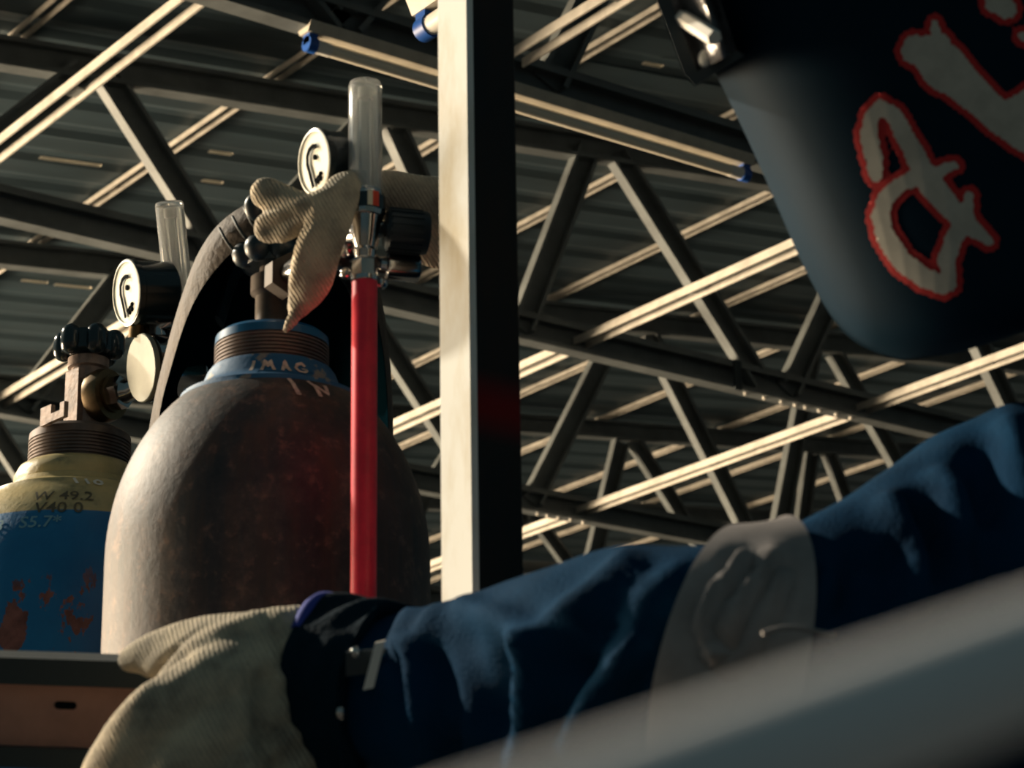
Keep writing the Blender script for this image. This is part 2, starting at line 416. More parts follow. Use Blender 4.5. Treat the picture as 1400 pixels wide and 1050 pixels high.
add_truss(3, 'third roof truss back, partly seen between the brown cylinder and the post',
          [w_(1.47, 1.235, 1.33, 1.02), w_(1.50, 1.24, 1.66, 1.02), w_(1.84, 1.27, 1.70, 1.02), w_(1.865, 1.28, 2.09, 1.02),
           w_(2.365, 1.335, 2.185, 1.02), w_(2.43, 1.34, 2.64, 1.02), w_(2.80, 1.385, 2.69, 1.02), w_(2.85, 1.39, 3.135, 1.02),
           w_(3.4, 1.45, 3.2, 1.02), w_(3.47, 1.455, 3.76, 1.02)]+zig([1.05, 1.25], True), .3*H, 6.5*H)
add_truss(4, 'fourth roof truss back, low above the blue sleeve',
          [w_(1.52, 1.24, 1.70, 1.02), w_(1.96, 1.29, 1.78, 1.02), w_(2.0, 1.29, 2.22, 1.02), w_(2.5, 1.35, 2.28, 1.02),
           w_(2.865, 1.39, 2.75, 1.02), w_(2.895, 1.395, 3.215, 1.02), w_(3.37, 1.45, 3.27, 1.02), w_(3.42, 1.455, 3.61, 1.02), w_(3.95, 1.5, 3.7, 1.02)],
          .3*H, 6.8*H)
add_truss(5, 'fifth roof truss back, only its top chord clear above the blue sleeve', zig([1.5, 1.9, 2.3, 2.7, 3.1, 3.5, 3.9, 4.3, 4.7, 5.1], True), .3*H, 7*H)
add_truss(6, 'farthest roof truss, a thin dark line behind all the others', zig([1.7, 2.2, 2.7, 3.2, 3.7, 4.2, 4.7, 5.2], True), .3*H, 7*H)
tr2 = [o for o in COL.objects if o.name.startswith('roof_truss')]
for k, (x, y) in enumerate([(1019, 535), (1045, 543), (1068, 546), (1087, 550), (1101, 553), (1120, 558), (1143, 565), (1163, 569)]):
    q = PY(x, y, TY[2]+.02)
    obj('bolt', MB().lathe([(.001, -.010), (.006, -.008), (.007, 0)], (q[0], q[1], zb()), UZ, 8), 'galv', tr2[1], 40)
for (x, y) in [(735, 699), (748, 701), (763, 705), (780, 709), (797, 713)]:
    q = PY(x, y, TY[3]+.02)
    obj('bolt', MB().lathe([(.001, -.010), (.006, -.008), (.007, 0)], (q[0], q[1], zb()), UZ, 8), 'galv', tr2[2], 40)
# braces along the bottom chords
def brace(X, ya, yb, label, z=None):
    z = zb()+.045 if z is None else z
    t = thing('tie_brace', label, 'steel brace', (X, ya, z), 'tie braces between the trusses')
    for (dx, hh_, dz) in ((0, .024, .004), (.046, .022, .001)):          # twin flat bars on edge, held apart by spacers
        obj('flat_bar', MB().box((X+dx, (ya+yb)/2, z+dz), XD, YD, UZ, .005, yb-ya, hh_), 'galv', t)
    for k in range(int((yb-ya)/1.3)+1):
        obj('spacer', MB().box((X+.0215, min(yb-.05, ya+.15+1.3*k), z+.006), XD, YD, UZ, .038, .05, .005), 'steel', t)
brace(.922*H, .8*H, 9*H, 'long bright tie brace crossing the top left corner', CZ+1.006*H)
brace(1.235*H, .9*H, 1.66*H, 'short tie brace meeting the lamp truss just right of the pale post', CZ+1.012*H)
brace(1.29*H, 2.42*H, 9*H, 'thin tie brace passing behind the left cylinder valve')
brace(1.79*H, .9*H, 9*H, 'bright tie brace running from under the worn helmet down past the pale post')
brace(2.28*H, .9*H, 9*H, 'lower right tie brace, passing under the spliced chord')
# ------------------------------------------------------------------ fluorescent lamps
def lamp(label, A, B, drop, rad, hw):
    """A, B: ends of the tube"""
    A = np.asarray(A); B = np.asarray(B); d = unit(B-A); side = unit(np.cross(d, UZ))
    t = thing('tube_lamp', label, 'lamp', tuple((A+B)/2), 'fluorescent tube lamps')
    mid = (A+B)/2; L = np.linalg.norm(B-A)
    obj('lamp_body', MB().prism([(-hw, 0), (hw, 0), (hw*.55, -drop*.75), (-hw*.55, -drop*.75)], A+UZ*(drop+rad)-d*.01, side, UZ, d*(L+.02)), 'batten', t)
    obj('tube', MB().tube([A+d*.02, A+d*.06, B-d*.06, B-d*.02], rad, 16), 'tubewhite', t, 40)
    for e, s in ((A, 1), (B, -1)):
        obj('tube_cap', MB().tube([e+d*s*.018, e+d*s*.055], rad*1.06, 16), 'whiteplastic', t, 40)
        q = MB().tube([e-d*s*.004, e+d*s*.018], rad*1.25, 16)
        q.box(e+UZ*(drop*.5)+d*s*.007, side, d, UZ, rad*1.7, .022, drop)
        obj('lamp_holder', q, 'blueplastic', t, 40)
    return t
pa, pb = PY(421, 49, TY[1]+.015), PY(1020, 234, TY[1]+.015)
zl = CZ+.985*H
lamp('long unlit fluorescent tube along the nearest truss, passing behind the post', (pa[0], TY[1]+.015, zl), (pb[0], TY[1]+.015, zl), .03, .0145, .03)
la = P(580, 41, 3.3); lb = la+np.array([0, -1.2, 0])
lamp('short end of a white tube lamp at the top of the pale post', la, lb, .03, .0135, .024)
# ------------------------------------------------------------------ post
pc = P(656, 500, 1.5)
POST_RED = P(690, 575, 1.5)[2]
M['post'] = node_mat('post_lit_shaded', post_m, .75)
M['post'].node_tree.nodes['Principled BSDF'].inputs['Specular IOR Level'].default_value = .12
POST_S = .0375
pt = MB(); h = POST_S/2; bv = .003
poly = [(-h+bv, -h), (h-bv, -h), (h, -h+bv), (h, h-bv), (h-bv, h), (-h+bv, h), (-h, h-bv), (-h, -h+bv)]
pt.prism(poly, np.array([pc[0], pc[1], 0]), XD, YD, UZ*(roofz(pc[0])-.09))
tag(obj('square_post', pt, 'post'), 'square steel post, its lit left face coloured pale and its shaded right face dark brown', 'post')
# ------------------------------------------------------------------ writing bent round a body of revolution
_font_cache = {}
def glyph_mesh(text, size):
    cu = bpy.data.curves.new('t', 'FONT'); cu.body = text; cu.size = size; cu.resolution_u = 3; cu.offset = size*.012
    o = bpy.data.objects.new('t', cu); COL.objects.link(o)
    dg = bpy.context.evaluated_depsgraph_get(); me = bpy.data.meshes.new_from_object(o.evaluated_get(dg))
    b = bmesh.new(); b.from_mesh(me); bmesh.ops.triangulate(b, faces=b.faces)
    for _ in range(2):
        bmesh.ops.subdivide_edges(b, edges=[e for e in b.edges if e.calc_length() > size*.12], cuts=1)
    bmesh.ops.triangulate(b, faces=b.faces)
    v = [tuple(q.co) for q in b.verts]; f = [tuple(q.index for q in fc.verts) for fc in b.faces]
    b.verts.index_update(); f = [tuple(q.index for q in fc.verts) for fc in b.faces]
    b.free(); bpy.data.objects.remove(o); bpy.data.curves.remove(cu); bpy.data.meshes.remove(me)
    return v, f
def prof_at(prof, z):
    """radius and outward slope of an increasing-z profile"""
    for (r1, z1), (r2, z2) in zip(prof[:-1], prof[1:]):
        lo, hi = min(z1, z2), max(z1, z2)
        if lo <= z <= hi and hi > lo:
            t = (z-z1)/(z2-z1); return r1+(r2-r1)*t
    return prof[-1][0]
def wrap(name, vs, fs, prof, org, ang0, z0, m, parent, off=.0006, shear=0.0):
    """vs: flat (x along the girth, y up the profile) -> surface; ang0 = direction of x = 0"""
    # arc length table
    zs = [q for q in prof]; s = [0]
    for a, b in zip(zs[:-1], zs[1:]): s.append(s[-1]+math.hypot(b[0]-a[0], b[1]-a[1]))
    s0 = None
    for k in range(len(zs)-1):
        if min(zs[k][1], zs[k+1][1]) <= z0 <= max(zs[k][1], zs[k+1][1]) and zs[k+1][1] != zs[k][1]:
            t = (z0-zs[k][1])/(zs[k+1][1]-zs[k][1]); s0 = s[k]+t*(s[k+1]-s[k]); rr0 = zs[k][0]+t*(zs[k+1][0]-zs[k][0])
    out = []
    for (x, y, _) in vs:
        q = s0+y
        for k in range(len(zs)-1):
            if s[k] <= q <= s[k+1] or k == len(zs)-2:
                t = (q-s[k])/max(1e-9, s[k+1]-s[k]); r_ = zs[k][0]+t*(zs[k+1][0]-zs[k][0]); z_ = zs[k][1]+t*(zs[k+1][1]-zs[k][1])
                tr, tz = zs[k+1][0]-zs[k][0], zs[k+1][1]-zs[k][1]; l = math.hypot(tr, tz); nr, nz = tz/l, -tr/l; break
        a = ang0+(x+shear*y)/rr0
        out.append(np.asarray(org)+np.array([math.cos(a)*(r_+nr*off), math.sin(a)*(r_+nr*off), z_+nz*off]))
    mb = MB(); mb.add(out, fs)
    me = bpy.data.meshes.new(name); me.from_pydata([tuple(q) for q in out], [], fs); me.update()
    return link(name, me, M[m], parent, tuple(org))
def strokes_mesh(strokes, wd):
    v = []; f = []
    for st in strokes:
        o = len(v); n = len(st)
        for i in range(n):
            a = np.array(st[max(i-1, 0)], float); b = np.array(st[min(i+1, n-1)], float); d = unit(b-a); nn = np.array([-d[1], d[0]])*wd/2
            p_ = np.array(st[i], float); v.append((*(p_+nn), 0)); v.append((*(p_-nn), 0))
        f += [(o+2*i, o+2*i+1, o+2*i+3, o+2*i+2) for i in range(n-1)]
    return v, f
def dense(pts, n=6):
    out = []
    for a, b in zip(pts[:-1], pts[1:]):
        for k in range(n): out.append(tuple(np.array(a)+(np.array(b)-np.array(a))*k/n))
    return out+[tuple(pts[-1])]
def angto(org, x, y, d):
    q = P(x, y, d)-org; return math.atan2(q[1], q[0])
def dome(zc, hh, R, rtop, n=14):
    t1 = math.asin(rtop/R); out = []
    for k in range(n+1):
        t = math.pi/2+(t1-math.pi/2)*k/n
        out.append((R*math.sin(t), zc+hh*math.cos(t)))
    return out
# ------------------------------------------------------------------ big brown cylinder
c1 = P(371, 532, 1.72)
R1 = .1115
prof1 = [(.100, -c1[2]+.004), (R1, -c1[2]+.02), (R1, -.60), (R1, -.30), (R1, -.20), (R1, -.16)]+dome(-.128, .142, R1, .066)
zt1 = prof1[-1][1]
prof1 += [(.0655, zt1+.0005), (.0640, zt1+.004), (.054, zt1+.008), (.0485, zt1+.014), (.0455, zt1+.022), (.043, zt1+.0255)]
cyl = thing('gas_cylinder', 'large rusty brown gas cylinder with a blue collar, a red hose hanging in front', 'gas cylinder', tuple(c1))
DZ1 = zt1
body = obj('body', MB().lathe(prof1, c1, UZ, 96), 'cyl1', cyl, 35, tuple(c1+UZ*zt1))
def neck_ring(name, c, z0, parent, mthread, mtop, r=.0405, h=.019):
    pr = [(r-.003, z0)]; k = 7
    for i in range(k):
        a = z0+h*i/k; pr += [(r, a+.0003), (r, a+h/k*.45), (r-.0014, a+h/k*.6), (r-.0014, a+h/k*.9)]
    pr += [(r, z0+h)]
    obj(name, MB().lathe(pr, c, UZ, 64), mthread, parent, 30)
    obj('collar_cap', MB().lathe([(r, z0+h), (r-.0005, z0+h+.006), (r-.004, z0+h+.009), (r-.016, z0+h+.010)], c, UZ, 64), mtop, parent, 30)
M['bluepaint'] = mat('blue_gloss_paint', (.004, .090, .215), .35, 0, 0, 50, (.10, .10, .09), lo=.6, hi=.66)
neck_ring('neck_thread', c1, zt1+.0250, cyl, 'thread', 'bluepaint')
nz1 = zt1+.0250+.029
# brush letters
a0 = angto(c1, 347, 490, 1.68)
gs = [[(0, 0), (.001, .011)], dense([(.0075, 0), (.0095, .011), (.012, .005), (.0135, .011), (.0165, 0)], 2),
      dense([(.022, 0), (.0245, .011), (.0275, 0)], 3), [(.0225, .004), (.0268, .004)],
      dense([(.0405, .008), (.038, .0105), (.034, .009), (.0325, .005), (.0345, .0008), (.038, .0005), (.0405, .003), (.0405, .005), (.037, .005)], 2)]
v, f = strokes_mesh([dense(q, 3) for q in gs], .0024)
wrap('painted_lettering', v, f, prof1, c1, a0, zt1+.0095, 'chalk', cyl, .0007)
sh = [dense([(0, 0), (.0022, -.008), (.003, -.014), (.0042, -.021)], 4),
      dense([(.013, -.001), (.0165, -.008), (.0172, -.020)], 4), dense([(.0165, -.006), (.023, -.016), (.0245, -.004)], 4)]
v, f = strokes_mesh(sh, .0027)
wrap('painted_lettering', v, f, prof1, c1, angto(c1, 392, 520, 1.66), zt1-.001, 'chalk', cyl, .0008)
v, f = strokes_mesh([dense([(0, 0), (-.004, -.024)], 6), dense([(-.016, -.016), (-.019, -.034)], 6)], .0048)
wrap('paint_dab', v, f, prof1, c1, angto(c1, 250, 552, 1.71), zt1-.018, 'chalkwhite', cyl, .0008)
v, f = strokes_mesh([dense([(0, 0), (.010, .0035), (.017, .004)], 5)], .0045)
wrap('paint_dab', v, f, prof1, c1, angto(c1, 283, 520, 1.70), zt1+.0045, 'chalkwhite', cyl, .0008)
# valve of the big cylinder, in the shade of the hung helmet
vz = nz1-.012
obj('valve_body', MB().lathe([(.017, vz-.012), (.017, vz+.010), (.0125, vz+.014), (.0125, vz+.040), (.016, vz+.043), (.016, vz+.055), (.010, vz+.058), (.010, vz+.064)], c1, UZ, 24), 'shadebrass', cyl, 35)
hw_ = MB()
for k in range(7):
    a = 2*math.pi*k/7; hw_.ell(c1+np.array([math.cos(a)*.020, math.sin(a)*.020, vz+.072]), .010, .010, .010, XD, YD, UZ, 8)
hw_.lathe([(.004, vz+.062), (.020, vz+.063), (.022, vz+.072), (.020, vz+.080), (.004, vz+.081)], c1, UZ, 28)
obj('handwheel', hw_, 'black', cyl, 50)
# ------------------------------------------------------------------ blue and yellow cylinder
c2 = P(107, 666, 1.935)
cyl2 = thing('gas_cylinder', 'blue gas cylinder with a yellow shoulder, peeling to rust, at the left edge', 'gas cylinder', tuple(c2))
R2 = .116
prof2 = [(.100, -c2[2]+.004), (R2, -c2[2]+.02), (R2, -.60), (R2, -.30), (R2, -.20), (R2, -.15)]+dome(-.118, .130, R2, .070)
zt2 = prof2[-1][1]
prof2 += [(.0685, zt2+.003), (.056, zt2+.007), (.0535, zt2+.0095), (.0525, zt2+.012), (.051, zt2+.0135), (.0505, zt2+.020), (.047, zt2+.027), (.0425, zt2+.030)]
def on_cyl2(x, y):
    dr = unit(P(x, y, 1)-CAM); o = CAM-c2; a = dr[0]**2+dr[1]**2; b = o[0]*dr[0]+o[1]*dr[1]; cc = o[0]**2+o[1]**2-R2**2
    return tuple(CAM+dr*((-b-math.sqrt(max(0, b*b-a*cc)))/a)-c2-UZ*zt2)
RUST = [(on_cyl2(28, 800), .030), (on_cyl2(12, 850), .022), (on_cyl2(97, 850), .020), (on_cyl2(96, 820), .014), (on_cyl2(20, 880), .02)]
M['cyl2'] = node_mat('blue_yellow_cylinder_paint', blue_cyl, .40)
obj('body', MB().lathe(prof2, c2, UZ, 96), 'cyl2', cyl2, 35, tuple(c2+UZ*zt2))
neck_ring('neck_thread', c2, zt2+.0295, cyl2, 'thread', 'thread', h=.020)
nz2 = zt2+.0295+.030
def stamp(text, size, x, y, m, off=.0006):
    v, f = glyph_mesh(text, size)
    d0 = 1.935-.09
    # height on the profile whose near side shows at pixel y
    best = None
    for k in range(200):
        z_ = -.20+.215*k/199; r_ = prof_at(prof2, z_); dirn = unit(np.array([-c2[0], -c2[1], 0])); q = c2+dirn*r_+UZ*z_
        e = abs(px(q)[1]-y)
        if best is None or e < best[0]: best = (e, z_, r_)
    z_, r_ = best[1], best[2]
    lo = None
    for k in range(400):
        a = math.atan2(-c2[1], -c2[0])-1.5+3.0*k/399; q = c2+np.array([math.cos(a)*r_, math.sin(a)*r_, z_]); e = abs(px(q)[0]-x)
        if lo is None or e < lo[0]: lo = (e, a)
    wrap('stamped_lettering', v, f, prof2, c2, lo[1], z_, m, cyl2, off)
v, f = strokes_mesh([dense([(-.0012, 0), (-.0042, .0085)], 3), dense([(.0075, -.0005), (.0050, .0080)], 3), dense([(.0150+.0030*math.cos(t*.52), .0035+.0034*math.sin(t*.52)) for t in range(13)], 1)], .0024)
dz_ = unit(np.array([-c2[0], -c2[1], 0])); zz_ = min((abs(px(c2+dz_*prof_at(prof2, -.20+.001*k)+UZ*(-.20+.001*k))[1]-662), -.20+.001*k) for k in range(200))[1]
wrap('painted_number', v, f, prof2, c2, angto(c2, 108, 662, 1.935-.075), zz_, 'chalkwhite', cyl2, .0009)
stamp('W 49.2', .0155, 44, 683, 'stampdark')
stamp('V40 0', .0160, 45, 700, 'stampdark'); stamp('S5.7*', .0155, 25, 721, 'stampblue'); stamp('8', .0155, -9, 722, 'stampblue')
# valve with handwheel
VL = -rt*.72-fw*.70; VL[2] = 0; VL = unit(VL)            # direction to the lower left of the lens
tox = unit(np.array([rt[0], rt[1], 0])); toc = unit(np.array([-fw[0], -fw[1], 0]))
cv = c2+tox*.004
zq = lambda y: (P(113, y, 1.935)[2]-c2[2])
z0 = nz2-.002; 
vb = MB().lathe([(.021, z0-.010), (.021, z0+.004), (.0135, z0+.006), (.0135, zq(488)), (.0165, zq(486)), (.0165, zq(472)), (.012, zq(469)), (.012, zq(455))], cv, UZ, 28)
fl = MB().box(cv+UZ*(z0+zq(488))/2+VL*.011, np.cross(UZ, VL), VL, UZ, .019, .008, (zq(488)-z0)*.9)
vo = obj('valve_body', vb, 'bronze', cyl2, 35)
obj('valve_plate', fl, 'bronze', vo, 35)
tb = MB(); bp = P(84, 560, 1.902); axu = unit(np.cross(UZ, VL))
br = [(-.0215, .005), (-.0215, -.009), (.012, -.009), (.012, .0), (-.006, .0), (-.006, -.003), (-.009, -.003), (-.009, .005)]
tb.prism([(-.024, .006), (-.024, -.009), (-.013, -.009), (-.013, -.0085), (.010, -.0085), (.010, .004), (.004, .004), (.004, -.002), (-.009, -.002), (-.009, .006)], bp, axu if axu@rt > 0 else -axu, UZ, VL*.004)
obj('bracket_tab', tb, 'bronze', cyl2)
hq = P(116, 450, 1.935); hm = MB()
hz = np.array([cv[0], cv[1], hq[2]])
for k in range(6):
    a = 2*math.pi*k/6+.35; q = hz+np.array([math.cos(a)*.0205, math.sin(a)*.0205, 0])
    hm.tube([q-UZ*.004, q+UZ*.004], .0088, 12, dome=True)
hm.lathe([(.006, -.012), (.013, -.010), (.0225, -.008), (.0225, .008), (.012, .010), (.006, .011)], hz, UZ, 30)
obj('handwheel', hm, 'blackgloss', cyl2, 50)
# side outlet, union nut, and the regulator's inlet
oa = unit(tox*.86+toc*.50)
oc = np.array([cv[0], cv[1], P(140, 530, 1.93)[2]])+oa*.012
obj('outlet_nut', MB().lathe([(.010, -.004), (.0205, -.001), (.0220, .006), (.0205, .013), (.015, .0135), (.015, .016)], oc, oa, 40), 'brass', cyl2, 35)

# ------------------------------------------------------------------ regulators
GN = unit(-.835*rt-.55*fw)                                 # way the dials face
def gauge(parent, x, y, d, rad, back, wire=True):
    c = P(x, y, d); n = GN; e1 = unit(UZ-n*(UZ@n)); e2 = np.cross(e1, n)
    if e2@rt < 0: e2 = -e2
    cas = obj('gauge_case', MB().lathe([(rad*.80, -back), (rad*.97, -back+.003), (rad*.97, -.004), (rad*1.02, -.003), (rad*1.02, .0015), (rad*.95, .002), (rad*.93, .0008)], c, n, 56), 'blackgloss', parent, 35)
    face = obj('dial_face', MB().lathe([(.0001, .0006), (rad*.99, .0006), (rad*.99, .0022), (rad*.93, .0026), (rad*.90, .0014), (.0001, .0014)], c, n, 56), 'dial', cas, 35)
    q = MB(); pts = []
    for (a, b) in dense([(-.20, -.72), (-.30, -.20), (-.36, .05), (-.30, .30), (-.12, .44), (.12, .47), (.30, .40)], 3):
        pts.append(c+(e2*a+e1*b)*rad+n*.0024)
    for p_, q_ in zip(pts[:-1], pts[1:]):
        d_ = unit(q_-p_); s_ = np.cross(d_, n)
        q.prism([(-.0015, 0), (.0015, 0), (.0015, .0006), (-.0015, .0006)], p_-d_*.0003, s_, n, (q_-p_)+d_*.0006)
    obj('scale_arc', q, 'ink', cas)
    q = MB().lathe([(.0001, 0), (rad*.085, 0), (rad*.085, .0012), (.0001, .0015)], c+n*.0016+(e2*.10+e1*.12)*rad, n, 16)
    obj('pointer_hub', q, 'ink', cas)
    q = MB()
    for k, (a, b) in enumerate([(-.04, -.56), (.12, -.52), (.27, -.46), (.05, -.64), (.22, -.60)]):
        q.ell(c+n*.0018+(e2*a+e1*b)*rad, rad*.085, rad*.075, .0012, e2, e1, n, 6)
    obj('dial_marking', q, 'ink', cas, 40)
    return c, n
def flow_tube(parent, base, top, rad):
    base = np.asarray(base); top = np.asarray(top); ax = unit(top-base); L = np.linalg.norm(top-base)
    ri = rad*.80
    obj('flow_tube', MB().lathe([(rad, 0), (rad, L-.003), (rad*.93, L-.0008), (rad*.8, L), (.0005, L), (.0005, L-.004), (ri*.9, L-.0045), (ri, L-.007), (ri, 0)], base, ax, 40, True), 'glass', parent, 40)
    obj('inner_tube', MB().lathe([(rad*.42, .002), (rad*.42, L-.012), (rad*.24, L-.010), (rad*.24, .002)], base, ax, 24, True), 'glass', parent, 40)
    obj('tube_plug', MB().lathe([(.0005, L-.013), (rad*.45, L-.013), (rad*.45, L-.0055), (rad*.2, L-.0045), (.0005, L-.0045)], base, ax, 20), 'whiteplastic', parent, 40)
# regulator on the big cylinder
D1 = 1.60
rb = P(499, 300, D1)
reg = thing('gas_regulator', 'chrome flowmeter regulator on the large brown cylinder, half covered by a hanging glove', 'regulator', tuple(rb))
def zr(y): return P(499, y, D1)[2]-rb[2]
tb0 = rb+UZ*zr(262)
flow_tube(reg, tb0, rb+UZ*zr(83)-rt*.0002, .0112)
nutp = [(.0095, zr(300)), (.0125, zr(298)), (.0132, zr(293)), (.0132, zr(268)), (.0125, zr(262)), (.0105, zr(259)), (.0105, zr(256))]
nt_ = MB(); vv = []
nt_.lathe(nutp, rb, UZ, 14); obj('tube_nut', nt_, 'chrome', reg, 20)
obj('nut_band', MB().lathe([(.0134, zr(290)), (.0134, zr(268)), (.0136, zr(268)), (.0136, zr(290))], rb, UZ, 40, True), 'blackgloss', reg, 40)
lb_ = MB(); aa = math.atan2(-rb[1], -rb[0])
def patch(mb, org, r_, za, zb_, a0, a1, n=6):
    v = []; 
    for k in range(n+1):
        a = a0+(a1-a0)*k/n
        for z_ in (za, zb_): v.append(org+np.array([math.cos(a)*r_, math.sin(a)*r_, z_]))
    mb.add(v, [(2*k, 2*k+2, 2*k+3, 2*k+1) for k in range(n)])
pm = MB(); patch(pm, rb, .0138, zr(289), zr(266), aa+.38, aa+.72); obj('red_reflection', pm, mat('reflection_red', (.75, .06, .02), .4), reg)  # hose's reflection on the nut, put in as red and cream patches
pm = MB(); patch(pm, rb, .0138, zr(289), zr(266), aa+.12, aa+.37); obj('cream_reflection', pm, mat('reflection_cream', (.75, .68, .5), .4), reg)
obj('flow_block', MB().lathe([(.0060, zr(364)), (.0075, zr(350)), (.0065, zr(345)), (.0085, zr(330)), (.0105, zr(306)), (.0110, zr(299))], rb, UZ, 32), 'chrome', reg, 35)
obj('hose_nut', MB().lathe([(.0070, zr(394)), (.0085, zr(390)), (.0085, zr(366)), (.0070, zr(361))], rb, UZ, 6), 'chrome', reg, 20)
obj('hose_ferrule', MB().lathe([(.0078, zr(398)), (.0090, zr(396)), (.0090, zr(390)), (.0060, zr(388))], rb, UZ, 28), 'chrome', reg, 35)
# main body runs back to the valve
vb1 = np.array([c1[0], c1[1], P(375, 372, 1.72)[2]])
mid = P(462, 330, 1.625)
mb_ = MB().tube([vb1+unit(mid-vb1)*.010, mid], .0085, 18)
mb_.ell(P(470, 322, 1.635), .024, .024, .022, rt, up, fw, 14)
mb_.tube([P(470, 322, 1.62), rb+UZ*zr(322)], .007, 16)
obj('regulator_body', mb_, 'chrome', reg, 40)
un = unit(mid-vb1)
obj('union_nut', MB().lathe([(.010, 0), (.0155, .001), (.0155, .018), (.011, .019)], vb1+un*.020, un, 6), 'shadebrass', reg, 20)
gauge(reg, 433, 222, 1.628, .0222, .018)
obj('gauge_stem', MB().tube([P(448, 226, 1.633)-GN*.004, P(462, 262, 1.638), P(468, 310, 1.638)], .0055, 14), 'brass', reg, 40)
# knob and safety cap on the right
ka = unit(rt*.93+fw*.20-up*.08)
k0 = P(520, 313, 1.605)
obj('knob_stem', MB().tube([rb+UZ*zr(316), k0+ka*.004], .0058, 16), 'chrome', reg, 40)
kp = [(.004, 0), (.0125, .0005), (.0146, .003), (.0146, .026), (.0138, .0285), (.010, .0295), (.003, .0295)]
kn = MB().lathe(kp, k0+ka*.003, ka, 36)
e1 = unit(np.cross(ka, UZ)); e2 = np.cross(ka, e1)
for k in range(18):
    a = 2*math.pi*k/18; q = k0+ka*.016+(e1*math.cos(a)+e2*math.sin(a))*.0146
    kn.box(q, ka, e1*math.cos(a)+e2*math.sin(a), -e1*math.sin(a)+e2*math.cos(a), .022, .0014, .0022)
obj('flow_knob', kn, 'black', reg, 35)
s0_ = P(515, 362, 1.612)
sc = MB().lathe([(.004, -.012), (.006, 0), (.0095, .001), (.0095, .020), (.0088, .0225), (.0075, .023), (.0075, .018), (.001, .018)], s0_+ka*.006, ka, 32)
obj('safety_cap', sc, 'chrome', reg, 35)
obj('safety_cap_stem', MB().tube([rb+UZ*zr(352), s0_], .005, 12), 'chrome', reg, 40)
sb = MB()
for (x, y, r_) in [(473, 374, .0042), (521, 387, .0045), (470, 345, .0035)]:
    sb.ell(P(x, y, 1.60), r_, r_, r_, rt, up, fw, 10)
obj('relief_screw', sb, 'chrome', reg, 60)
# red hose down to the floor
hp = [rb+UZ*(zr(392))]; 
rad = np.array([rb[0]-c1[0], rb[1]-c1[1]]); rn = np.linalg.norm(rad); rw = R1+.0085+.002
for dz in (.03, .07, .12, .18, .26):
    k = min(1, dz/.12); q = np.array([c1[0], c1[1]])+rad/rn*(rn+(max(rw, rn)-rn)*k); hp.append(np.array([q[0], q[1], rb[2]+zr(392)-dz]))
lx, ly, lz = hp[-1]; print('hose radial', rn, rw)
hp += [np.array([lx-.005, ly-.01, lz-.25]), np.array([lx-.01, ly-.02, .30]), np.array([lx-.02, ly-.04, .10]), np.array([lx-.06, ly-.10, .02]), np.array([lx-.2, ly-.12, .0095]), np.array([lx-.5, ly-.05, .0095])]
def smoothpath(pts, n=8):
    pts = [np.asarray(q) for q in pts]; out = []
    for i in range(len(pts)-1):
        p0, p1, p2, p3 = pts[max(i-1, 0)], pts[i], pts[i+1], pts[min(i+2, len(pts)-1)]
        for k in range(n):
            t = k/n; out.append(.5*((2*p1)+(-p0+p2)*t+(2*p0-5*p1+4*p2-p3)*t*t+(-p0+3*p1-3*p2+p3)*t**3))
    return out+[pts[-1]]
tag(obj('gas_hose', MB().tube(smoothpath(hp), .0083, 20), 'red', None, 40, tuple(rb)), 'red rubber gas hose hanging straight down before the brown cylinder', 'hose')
# regulator on the blue cylinder
D2 = 1.90
r2 = P(194, 503, D2)
reg2 = thing('gas_regulator', 'regulator on the blue cylinder at left, its gauge and bare metal disc both uncovered', 'regulator', tuple(r2))
gauge(reg2, 176, 400, D2, .0258, .036)
dn = GN
obj('end_disc', MB().lathe([(.001, -.004), (.0255, -.004), (.0270, -.003), (.0270, .0), (.0262, .001), (.001, .0012)], r2, dn, 64), 'alu', reg2, 30)
dl = r2-dn*.004
obj('regulator_body', MB().lathe([(.024, -.045), (.0265, -.040), (.0265, -.006), (.022, -.003), (.001, -.003)], r2, dn, 40).tube([r2-dn*.02, P(214, 452, D2+.02), P(236, 440, D2+.02)], .012, 16), 'chrome', reg2, 35)
ii = unit((r2-dn*.02)-(oc+oa*.014))
obj('union_nut', MB().lathe([(.008, 0), (.0135, .001), (.0135, .014), (.010, .015)], oc+oa*.012, oa, 6), 'chrome', reg2, 20)
obj('inlet_stem', MB().tube([oc+oa*.026, oc+oa*.034, r2-dn*.022], [.010, .0085, .0085], 20), 'chrome', reg2, 40)
obj('gauge_stem', MB().tube([P(186, 462, D2+.012), P(188, 440, D2+.012)], .0062, 16), 'brass', reg2, 40)
fb = P(247, 428, D2+.025); ft = P(231, 275, D2+.012)
flow_tube(reg2, fb, ft, .0112)
obj('tube_nut', MB().lathe([(.009, -.024), (.013, -.022), (.013, .001), (.0105, .003)], fb, unit(ft-fb), 14), 'chrome', reg2, 25)
